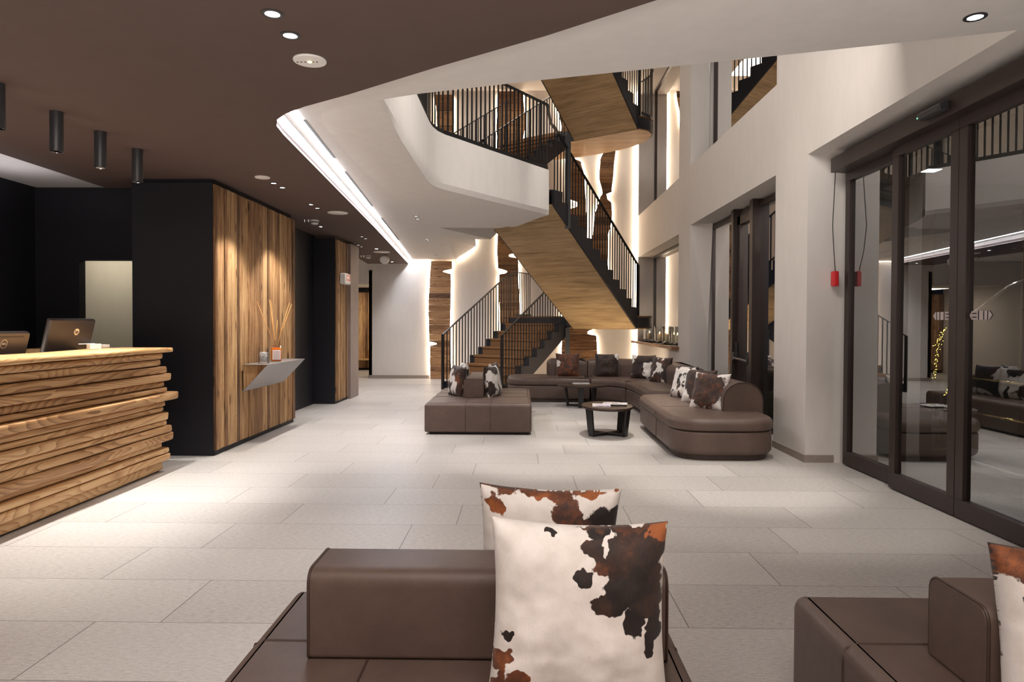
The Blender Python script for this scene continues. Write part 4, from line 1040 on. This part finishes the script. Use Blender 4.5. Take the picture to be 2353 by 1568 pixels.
# ---- coffee tables
def table(label, x, y, rx, ry, rz, legs, zt=.37):
    t = thing('coffee_table', label, 'coffee table', (x, y, 0), rz)
    smooth_build(MB().lathe([(0, zt - .028), (1 - .012, zt - .028), (1 - .002, zt - .022), (1, zt - .004), (1 - .004, zt), (0, zt)], 64, sx=rx, sy=ry), 'tabletop', MT['table'], t, 30)
    b = MB()
    for lx, ly in legs:
        b.obox((lx * .42, ly * .42, .016), (lx * .40, ly * .40, 0), Vector((-ly, lx, 0)).normalized() * .022, (0, 0, .016))
    b.build('base_cross', MT['table_leg'], t)
    for lx, ly in legs:
        d = Vector((lx, ly, 0)).normalized(); s = Vector((-ly, lx, 0)).normalized()
        b = MB(); z0, z1 = 0, zt - .028; vs_ = []
        for z, k, hw in ((z0, .86, .042), (z1, 1.0, .050)):
            c = Vector((lx * k, ly * k, z)); vs_ += [c - s * hw - d * .014, c + s * hw - d * .014, c + s * hw + d * .014, c - s * hw + d * .014]
        b.add(vs_, [(3, 2, 1, 0), (4, 5, 6, 7), (0, 1, 5, 4), (1, 2, 6, 5), (2, 3, 7, 6), (3, 0, 4, 7)]); b.build('leg', MT['table_leg'], t, bevel=.003)
table('round dark wooden coffee table with two magazines, beside the chaise sofa', 1.06, 8.50, .315, .44, 0, [(-.235, -.17), (.235, -.17), (-.215, .20), (.215, .20)])
table('dark oval coffee table with one magazine, in front of the curved sofa', 1.0, 11.40, .41, .37, R_(-4), [(-.27, .06), (-.02, -.24), (.22, .16)])
def magazine(label, x, y, z, rz, w_, h_, mt, th=.008):
    t = thing('magazine', label, 'magazine', (x, y, z), rz)
    MB().box(-w_ / 2, w_ / 2, -h_ / 2, h_ / 2, 0, th - .001).build('pages', MT['paper'], t)
    MB().box(-w_ / 2, w_ / 2, -h_ / 2, h_ / 2, th - .001, th).build('cover', mt, t)
magazine('closed magazine with pale cover lying flat on the near coffee table, left one', .98, 8.42, .3705, R_(-6), .22, .30, MT['cover1'], .012)
magazine('bluish magazine lying partly on the other one on the near coffee table', 1.16, 8.52, .3835, R_(-10), .30, .22, MT['cover2'], .009)
magazine('single magazine on the far oval coffee table', .99, 11.52, .3705, R_(2), .28, .21, MT['cover2'], .010)
# ================================================================ RECEPTION
t = thing('reception_counter', 'long reception counter clad in stacked wavy larch planks', 'reception counter', (-3.6, 6.28, 0))
ZB = [.010, .097, .167, .222, .278, .356, .425, .474, .551, .600, .656, .733, .780, .838, .907, .977, 1.04, 1.097]
EN = [1105, 1118, 1115, 1093, 1135, 1128, 1110, 1112, 1105, 1108, 1158, 1115, 1108, 1127, 1110, 1088, 1095]
OX = [.03, -.015, -.01, .03, -.03, -.02, .0, -.015, .02, .01, -.05, .0, .02, -.02, .0, .03, .02]
def slab(z0, z1, xf, xb, yend, ystart, seed, amp):
    b = MB(); n_ = 90; cs = []
    for i in range(n_ + 1):
        y = lerp(ystart, yend, i / n_)
        w_ = lambda k, f: amp * noise.noise(Vector((y * f, seed * 3.1, k * 7.7)))
        d = w_(0, .9) * 1.3 + w_(1, 2.6) * .5
        zl = z0 + .0035 + w_(2, 1.3) * .25; zh = z1 - .0035 + w_(3, 1.3) * .25
        h = zh - zl; r = min(.013, h * .26); tl = math.tan(.10) * h * (1 if seed % 3 else -1)
        e = 0 if i < n_ else .010
        cs.append([(xb, y, zl), (xf + d - r - e, y, zl), (xf + d - r * .3 - e, y, zl + r * .35), (xf + d - e + tl * .1, y, zl + r), (xf + d - e - tl * .5, y, zh - r), (xf + d - r * .3 - e - tl * .5, y, zh - r * .3), (xf + d - r - e - tl * .5, y, zh), (xb, y, zh)])
    m_ = 8; v = [q for c in cs for q in c]
    f = [(i * m_ + k, i * m_ + (k + 1) % m_, (i + 1) * m_ + (k + 1) % m_, (i + 1) * m_ + k) for i in range(n_) for k in range(m_)]
    f += [tuple(range(m_)), tuple(n_ * m_ + k for k in reversed(range(m_)))]
    return b.add(v, f)
YS = 1.2 - 6.28
for k in range(17):
    ye = (EN[k] - 1110) / 2.85 / 133.0
    smooth_build(slab(ZB[k], ZB[k + 1], .31 - OX[k], -.16, ye, YS, k + 2, .015), 'plank', MT['oak'], t, 50)
smooth_build(slab(1.099, 1.147, .345, -.14, .055, YS, 40, .016), 'countertop', MT['oaktop'], t, 60)
b = MB(); b.box(-.80, -.14, -.34, .04, 1.099, 1.14); b.build('countertop_return', MT['oaktop'], t)
b = MB(); b.box(-.15, .25, YS, -.06, .0, 1.097); b.box(-.78, -.12, -.30, -.02, 0, 1.097); b.build('core', MT['black'], t)
b = MB(); b.box(-.85, -.15, YS, -.32, .70, .74); b.build('desk_shelf', MT['black'], t)
def ring(b, r0, r1, y, cx, cz, sx=1.0, n_=36):
    v = []; f = []
    for k in range(n_):
        a = 2 * math.pi * k / n_; v += [(cx + r0 * sx * math.cos(a), y, cz + r0 * math.sin(a)), (cx + r1 * sx * math.cos(a), y, cz + r1 * math.sin(a))]
    for k in range(n_):
        l = (k + 1) % n_; f.append((2 * k, 2 * k + 1, 2 * l + 1, 2 * l))
    b.add(v, f)
def text(name, body, size, par, locn, rot, mt, extr=.0008):
    cu = bpy.data.curves.new(name, 'FONT'); cu.body = body; cu.size = size; cu.align_x = 'CENTER'; cu.align_y = 'CENTER'; cu.extrude = extr
    o = bpy.data.objects.new(name, cu); COL.objects.link(o); bpy.context.view_layer.update()
    me = bpy.data.meshes.new_from_object(o.evaluated_get(bpy.context.evaluated_depsgraph_get())); bpy.data.objects.remove(o)
    me.materials.clear(); me.materials.append(mt); o = bpy.data.objects.new(name, me); COL.objects.link(o); o.parent = par; o.location = locn; o.rotation_euler = rot
    return o
logo = plain('pale_logo', srgb(226, 214, 190), .3)
def monitor(label, locn, rz, tilt, w_, h_, rc, kind):
    t = thing('monitor', label, 'monitor', locn, rz)
    MB().obox((0, -.06, .007), (.11, 0, 0), (0, .08, 0), (0, 0, .007)).build('foot', MT['black_plastic'], t, bevel=.004)
    MB().obox((0, -.055, .12), (.03, 0, 0), (0, .012, 0), (0, 0, .12)).build('stand', MT['black_plastic'], t)
    p = roundcorners([(-w_ / 2, 0), (w_ / 2, 0), (w_ / 2, h_), (-w_ / 2, h_)], rc, 5)
    b = MB(); n_ = len(p); ct, st = math.cos(tilt), math.sin(tilt)
    T = lambda x, y, z: (x, y * ct - z * st, z * ct + y * st + .10)
    q = offset(p, .012)
    v = [T(x, -.012, z) for x, z in p] + [T(x, .006, z) for x, z in p] + [T(x, .024, z) for x, z in q]
    f = [(i, (i + 1) % n_, n_ + (i + 1) % n_, n_ + i) for i in range(n_)] + [(n_ + i, n_ + (i + 1) % n_, 2 * n_ + (i + 1) % n_, 2 * n_ + i) for i in range(n_)]
    f += [tuple(range(2 * n_, 3 * n_))]
    b.add(v, f); smooth_build(b, 'shell', MT['monitor'], t, 40)
    s_ = MB(); q2 = offset(p, .008); s_.add([T(x, -.0125, z) for x, z in q2], [tuple(range(n_))]); s_.build('screen', MT['screen'], t)
    b = MB()
    if kind == 'd':
        ring(b, .030, .034, 0, 0, 0); o = b.build('logo', logo, t); o.location = T(.0, .0255, h_ * .70); o.rotation_euler = (tilt, 0, 0)
        c = text('logo_text', 'DELL', .020, o, (0, .0006, 0), (R_(90), 0, R_(180)), logo)
        MB().add([T(x, .0252, z) for x, z in ((-w_ * .36, h_ * .86), (w_ * .36, h_ * .86), (w_ * .36, h_ * .90), (-w_ * .36, h_ * .90))], [(0, 1, 2, 3)]).build('vent_slot', MT['black_plastic'], t)
        MB().add([T(x, .0252, z) for x, z in ((-.06, h_ * .05), (.06, h_ * .05), (.06, h_ * .26), (-.06, h_ * .26))], [(0, 1, 2, 3)]).build('port_cover', MT['black_plastic'], t)
    else:
        ring(b, .0, .030, 0, 0, 0); o = b.build('logo', MT['chrome'], t); o.location = T(-.05, .0255, h_ * .74); o.rotation_euler = (tilt, 0, 0)
        text('logo_text', 'hp', .040, o, (0, .0006, .002), (R_(90), 0, R_(180)), MT['black_plastic'])
    return t
monitor('left flat monitor with rounded corners and a round ring logo, above the counter edge', (-3.93, 5.02, .915), R_(-90), R_(-14), .52, .30, .03, 'd')
monitor('taller square-cornered monitor with a round metal logo, right one above the counter', (-3.98, 5.84, .89), R_(-96), R_(-14), .52, .43, .016, 'h')
t = thing('card_holder', 'small white acrylic card holder standing on the counter by the right monitor', 'card holder', (-3.66, 5.78, 1.149))
b = MB(); b.obox((0, 0, .022), (.022, -.01, 0), (.02, .045, 0), (0, 0, .022)); b.build('holder', MT['white_plastic'], t)
b = MB(); b.obox((-.03, -.05, .045), (.004, 0, 0), (.03, .06, 0), (0, 0, .003)); b.build('card', MT['paper'], t)
tag(MB().obox((-3.86, 6.12, 1.162), (.10, .0, 0), (0, .05, 0), (0, 0, .014)).build('white_tray', MT['white_plastic'], bevel=.004), 'flat white tray at the back corner of the counter top', 'tray')
# ================================================================ FLOATING SHELF
t = thing('wall_shelf', 'wedge shaped grey metal shelf floating on the wood panel', 'shelf', (-3.15, 7.64, .60))
L = 1.32
MB().box(.0, .285, 0, L, .302, .306).build('shelf_top', MT['grey_metal'], t)
b = MB(); b.add([(.0, 0, 0), (.285, 0, .304), (.285, L, .304), (.0, L, 0), (.0, 0, .006), (.279, 0, .300), (.279, L, .300), (0, L, .006)], [(0, 1, 2, 3), (4, 7, 6, 5), (0, 4, 5, 1), (3, 2, 6, 7)])
b.build('sloped_front', MT['grey_metal'], t)
b = MB(); rg = random.Random(6); x = 0.0
while x < .27:
    w_ = min(rg.choice((.05, .07, .09)), .272 - x); h0, h1 = .012 + x * 1.066, .012 + (x + w_) * 1.066
    b.add([(x + .001, yy, z) for yy in (.022, .030) for z in (h0,)] + [(x + w_ - .001, yy, h1) for yy in (.022, .030)] + [(x + w_ - .001, yy, .300) for yy in (.022, .030)] + [(x + .001, yy, .300) for yy in (.022, .030)],
          [(0, 2, 4, 6), (1, 7, 5, 3), (0, 1, 3, 2), (4, 5, 7, 6)], rg.random()); x += w_
b.build('end_lining', MT['reclaimed'], t)
t = thing('stone_glass', 'clear glass tumbler filled with white stones on the floating shelf', 'glass', (-3.0, 7.88, .907))
smooth_build(MB().lathe([(0, 0), (.062, 0), (.064, .01), (.064, .185), (.060, .185), (.060, .012), (0, .012)], 28), 'tumbler', MT['clear'], t, 30)
b = MB(); rg = random.Random(4)
for k in range(240):
    a, r = rg.uniform(0, 6.28), .048 * math.sqrt(rg.random()); z = rg.uniform(.022, .128); s = rg.uniform(.006, .011)
    c = Vector((r * math.cos(a), r * math.sin(a), z)); ax = Vector((rg.uniform(-1, 1), rg.uniform(-1, 1), rg.uniform(-1, 1))).normalized(); u = ax.orthogonal().normalized(); w_ = ax.cross(u)
    b.add([c + u * s, c + w_ * s, c - u * s, c - w_ * s, c + ax * s * .7, c - ax * s * .7], [(0, 1, 4), (1, 2, 4), (2, 3, 4), (3, 0, 4), (1, 0, 5), (2, 1, 5), (3, 2, 5), (0, 3, 5)])
o = b.build('white_stones', plain('white_gravel', (.78, .78, .8), .6, var=.1), t); o['kind'] = 'stuff'
t = thing('reed_diffuser', 'square bottle of amber room scent with long reeds on the floating shelf', 'diffuser', (-2.99, 8.24, .907), R_(28))
bp = roundcorners([(-.062, -.062), (.062, -.062), (.062, .062), (-.062, .062)], .016, 4)
smooth_build(puffy(bp, 0, .195, .03, .006, 5), 'bottle', MT['clear'], t, 40)
smooth_build(puffy(offset(bp, .005), .008, .170, .008, .006, 3), 'liquid', MT['amber'], t, 40)
smooth_build(MB().lathe([(.026, .19), (.024, .20), (.022, .245), (.027, .25), (.027, .262), (.017, .262), (.017, .20)], 20), 'neck', MT['clear'], t, 40)
MB().box(-.040, .040, -.0665, -.0635, .035, .135).build('paper_label', plain('grey_paper_label', srgb(186, 168, 164), .6), t)
MB().box(-.046, .046, -.0645, -.0632, .028, .142).build('label_border', MT['paper'], t)
reed = plain('rattan_reed', srgb(206, 148, 84), .7)
for tx, ty, tz in ((-.22, -.06, .72), (-.08, -.05, .75), (-.05, .05, .74), (.17, .07, .72), (.19, .03, .70), (.02, .0, .50)):
    MB().tube([(-tx * .12, -ty * .12, .03), (tx * .30, ty * .3, .33), (tx, ty, tz)], .0032, 6).build('reed', reed, t, smooth=True)
# ================================================================ CANDLES ON THE SILL
def hurricane(label, x, y, r, h):
    t = thing('candle_glass', label, 'candle holder', (x, y, .971), 0, 'candle glasses on the window sill')
    smooth_build(MB().lathe([(0, .0), (r * .72, 0), (r * .74, .012), (r * .55, .03), (r * .97, .05), (r, .06), (r, h), (r - .004, h), (r - .004, .064), (0, .058)], 28), 'glass_cylinder', MT['clear'], t, 35)
    smooth_build(MB().lathe([(0, .059), (.044, .059), (.046, .066), (.046, .20), (.040, .205), (.034, .195), (0, .192)], 24), 'candle', MT['wax'], t, 40)
    MB().tube([(0, 0, .19), (.002, 0, .212)], .0015, 5).build('wick', MT['rubber'], t)
    smooth_build(MB().lathe([(0, .205), (.006, .212), (.0075, .222), (.004, .238), (0, .252)], 10), 'flame', MT['flame'], t)
hurricane('wide lit candle glass at the far left end of the sill', 3.00, 16.15, .135, .36)
hurricane('lit candle glass standing second from the far end, front row', 2.96, 14.75, .115, .36)
hurricane('lit candle glass standing behind the others against the pane', 3.03, 14.35, .10, .36)
hurricane('lit candle glass behind the nearest one', 3.02, 13.65, .10, .34)
hurricane('nearest lit candle glass at the right end of the sill', 2.94, 12.98, .105, .36)
for k, (x, y) in enumerate(((2.86, 14.4), (2.84, 12.9))):
    tag(MB().box(x - .09, x + .09, y - .16, y + .16, .9705, .982).build('slate_coaster', MT['grey_metal'], bevel=.002), ('flat grey plate before the middle candle glasses', 'flat grey plate before the nearest candle glass')[k], 'plate', 'plates on the sill')
# ================================================================ CEILING FITTINGS
def downlight(label, x, y, z, r, mt, group, target=None, power=0, deg=50, blend=.6, col=(1, .92, .84), slope=0):
    t = thing('downlight', label, 'downlight', (x, y, z), 0, group); t.rotation_euler = (slope, 0, 0)
    smooth_build(MB().lathe([(r, .002), (r, -.004), (r * .68, -.005), (r * .64, .002)], 28), 'trim_ring', MT['black_plastic'], t, 40)
    MB().lathe([(0, -.0015), (r * .66, -.0015)], 24).build('lens', mt, t)
    if power: spot('downlight_lamp', (x, y, z - .02), target, power, deg, blend, .03, col, t)
    return t
DG = 'recessed downlights in the dark ceiling'
S1 = dict(group=DG)
downlight('recessed downlight nearest the top photo edge in the dark ceiling', -1.202, 3.275, ZD, .052, MT['lamp'], DG, (-1.4, 3.6, 0), 40, 64, .8)
downlight('recessed downlight in the dark ceiling just in front of the nearest white disc', -1.20, 3.521, ZD, .052, MT['lamp'], DG, (-2.2, 4.3, .2), 40, 60, .8)
downlight('lit downlight before the wood panel, nearest of four', -2.641, 7.226, ZD, .040, MT['lamp'], DG, (-2.66, 7.3, 0), 60, 88, .35)
downlight('lit downlight before the wood panel, second of four', -2.63, 7.457, ZD, .040, MT['lamp'], DG, (-2.66, 7.6, 0), 34, 88, .8)
downlight('lit downlight before the wood panel, third of four', -2.646, 8.521, ZD, .036, MT['lamp'], DG, (-2.66, 8.52, 0), 60, 88, .35)
downlight('lit downlight before the wood panel, farthest of four', -2.65, 8.794, ZD, .036, MT['lamp'], DG, (-2.66, 8.85, 0), 34, 88, .8)
downlight('small lit downlight just behind the smoke detector', -3.098, 10.159, ZD, .034, MT['lamp'], DG, (-3.3, 10.4, .6), 14, 50, .7)
downlight('small lit downlight farther behind the smoke detector', -3.104, 10.478, ZD, .04, MT['lamp'], DG, (-2.2, 11.2, 0), 22, 70, .8)
for k, (x, y) in enumerate(((-2.753, 11.679), (-2.751, 11.948), (-3.125, 12.957), (-3.121, 13.206))):
    downlight(('unlit looking downlight pair in the dark ceiling, near one', 'unlit looking downlight pair in the dark ceiling, far one', 'downlight by the lined corner of the rear core, near one', 'downlight by the lined corner of the rear core, far one')[k], x, y, ZD, .04, MT['lamp_dim'], DG, (x - .25 if k < 1 else x + .5, y + .3, 0), (16, 22, 14, 20)[k], 60, .8)
downlight('lit downlight near the far end of the dark ceiling, before the dome camera', -2.911, 13.586, ZD, .055, MT['lamp'], DG, (-2.6, 13.7, 0), 22, 75, .9)
downlight('lit downlight at the far tip of the dark ceiling', -3.148, 16.465, ZD, .055, MT['lamp'], DG, (-3.2, 16.2, 0), 22, 80, .9)
WG = 'recessed downlights in the white soffit'
for k, (x, y, l) in enumerate(((-1.632, 10.449, 'downlight of the near pair in the white soffit, front one'), (-1.645, 10.712, 'downlight of the near pair in the white soffit, rear one'), (-1.838, 13.115, 'downlight of the middle pair in the white soffit, front one'), (-1.839, 13.307, 'downlight of the middle pair in the white soffit, rear one'), (-2.024, 15.738, 'downlight of the far pair by the planks, front one'), (-2.032, 15.959, 'downlight of the far pair by the planks, rear one'))):
    downlight(l, x, y, zc(x, y), .045, MT['lamp_dim'], WG, (x + (.8 if k % 2 else -.5), y + .2, .3 if k % 2 else 0), 20 if k < 4 else 22, 72, .8, slope=-.0088)
downlight('recessed downlight in the white ceiling above the entrance doors, top right', 2.482, 3.819, zc(0, 3.819), .058, MT['lamp'], 'downlight by the entrance', (2.0, 5.6, 0), 60, 62, .6, slope=-.0088)
def cylinder(label, x, y):
    t = thing('cylinder_downlight', label, 'ceiling light', (x, y, ZD), 0, 'black cylinder lights over the counter')
    smooth_build(MB().lathe([(0, 0), (.043, 0), (.043, -.275), (.040, -.28), (.036, -.278), (.034, -.25), (.030, -.245)], 28), 'housing', MT['black_plastic'], t, 40)
    smooth_build(MB().lathe([(.039, -.2795), (.034, -.281), (.030, -.262), (.0, -.255)], 24), 'reflector', MT['chrome'], t, 40)
    MB().lathe([(0, -.2585), (.014, -.2585)], 16).build('lens', MT['lamp_dim'], t)
    spot('cylinder_lamp', (x, y, ZD - .285), (x + .12, y, 0), 88, 66, .75, .02, (1, .95, .9), t)
cylinder('black cylinder light cut by the left photo edge, nearest of four',-3.27, 4.22)
cylinder('black cylinder light second from the left edge',-3.29, 4.79)
cylinder('black cylinder light third from the left edge',-3.29, 5.29)
cylinder('black cylinder light farthest from the viewer, above the counter end',-3.30, 5.82)
def disc(label, x, y, r, sp):
    t = thing('ceiling_speaker', label, 'ceiling disc', (x, y, ZD), 0, 'white discs in the dark ceiling')
    smooth_build(MB().lathe([(r, .002), (r, -.006), (r * .96, -.010), (0, -.011)], 40), 'cover', MT['white_plastic'], t, 40)
    if sp:
        MB().lathe([(0, -.0145), (.010, -.014), (.012, -.011)], 12).build('diode', MT['fairy'], t)
        b = MB()
        for a in range(0, 6): b.box(-.075 + a * .022, -.065 + a * .022, -.004, .004, -.0125, -.0105)
        b.build('marks', MT['bronze'], t)
disc('white disc in the dark ceiling with a tiny yellow light, nearest the viewer', -1.202, 3.852, .092, True)
disc('white disc in the dark ceiling above the front edge of the wood panel', -2.647, 6.925, .075, False)
disc('large white disc in the dark ceiling beside the smoke detector', -2.481, 9.144, .135, False)
disc('large white disc at the far end of the dark ceiling by the dome camera', -2.926, 14.163, .17, False)
def smoke(label, x, y):
    t = thing('smoke_detector', label, 'smoke detector', (x, y, ZD), 0, 'smoke detectors')
    smooth_build(MB().lathe([(.062, 0), (.062, -.022), (.050, -.026), (.050, -.038), (.054, -.042), (.046, -.062), (0, -.066)], 28), 'housing', MT['white_plastic'], t, 30)
    MB().lathe([(.0515, -.027), (.0515, -.038)], 28).build('smoke_slots', MT['black_plastic'], t)
smoke('white smoke detector in the dark ceiling past the wood panel', -2.996, 9.815)
smoke('white smoke detector at the far end of the dark ceiling, left of the camera', -3.384, 14.944)
def sprinkler(label, x, y):
    t = thing('sprinkler', label, 'sprinkler', (x, y, ZD), 0, 'paired sprinkler heads')
    for d in (-.028, .028): smooth_build(MB().lathe([(.018, 0), (.018, -.03), (.008, -.045), (.014, -.05), (0, -.052)], 12, (d, 0, 0)), 'head', MT['chrome'], t, 40)
sprinkler('tiny twin sprinkler head left of the nearer smoke detector', -3.09, 9.734)
sprinkler('tiny twin sprinkler head left of the farther smoke detector', -3.498, 14.899)
t = thing('dome_camera', 'white dome security camera under the far end of the dark ceiling', 'camera', (-3.023, 14.95, ZD))
smooth_build(MB().lathe([(.105, 0), (.105, -.03), (.088, -.045), (.085, -.06)], 28), 'mount', MT['white_plastic'], t, 40)
smooth_build(MB().lathe([(.085, -.06), (.08, -.10), (.055, -.14), (0, -.155)], 24), 'ball', MT['white_plastic'], t)
smooth_build(MB().lathe([(0, -.052), (.03, -.05), (.042, -.03), (.045, 0)], 16), 'lens', MT['black_plastic'], t).rotation_euler = (0, 0, 0)
t.children[-1].location = (.01, -.045, -.085); t.children[-1].rotation_euler = (R_(-60), 0, 0)
# emergency light on the narrow panel
t = thing('emergency_light', 'small white emergency light box with red pictogram on the narrow wood panel', 'emergency light', (-3.145, 11.70, 2.05))
b = MB(); b.box(0, .11, 0, .34, 0, .19); b.build('housing', MT['white_plastic'], t, bevel=.02)
b = MB(); b.box(.1105, .113, .03, .31, .06, .17); b.build('red_panel', plain('red_tinted_panel', srgb(222, 150, 138), .4), t)
b = MB(); b.add([(.1135, .06, .10), (.1135, .06, .13), (.1135, .17, .13), (.1135, .17, .155), (.1135, .23, .115), (.1135, .17, .075), (.1135, .17, .10)], [tuple(range(7))]); b.build('arrow', plain('white_arrow', (.85, .82, .8), .5), t)
# ---- accent lamps of the atrium aimed at the seating and floor, then lobby spots, the first two added to brighten the stair front
for loc_, tg, pw, dg in (((.3, 5.6, 7.0), (.22, 7.0, 0), 620, 20), ((1.9, 5.0, 7.0), (1.86, 5.95, 0), 560, 20), ((.6, 9.4, 7.0), (.55, 10.2, 0), 420, 20), ((1.2, 8.2, 7.0), (1.1, 8.5, 0), 620, 24), ((2.2, 6.6, 7.0), (2.1, 7.6, .4), 200, 26), ((-.5, 8.4, 7.0), (-.5, 9.4, .4), 300, 26), ((1.7, 10.6, 7.0), (1.7, 11.8, .4), 300, 26)):
    spot('atrium_lamp', loc_, tg, pw, dg, .8, .04, (1, .92, .84))
for loc_, tg, pw, dg in (((-1.35, 12.2, 2.97), (-.6, 15.0, .6), 60, 55), ((-.75, 11.2, 2.98), (-.2, 14.6, .8), 60, 55), ((.1, 1.9, 2.98), (.0, 2.1, 0), 22, 90), ((1.6, 2.0, 2.98), (1.6, 2.2, 0), 22, 90), ((-1.9, 1.6, 2.78), (-2.2, 2.4, 0), 26, 80), ((.3, 3.9, 2.98), (.3, 5.0, 0), 24, 70)):
    spot('unseen_lobby_spot', loc_, tg, pw, dg, .8, .04, (1, .93, .86))
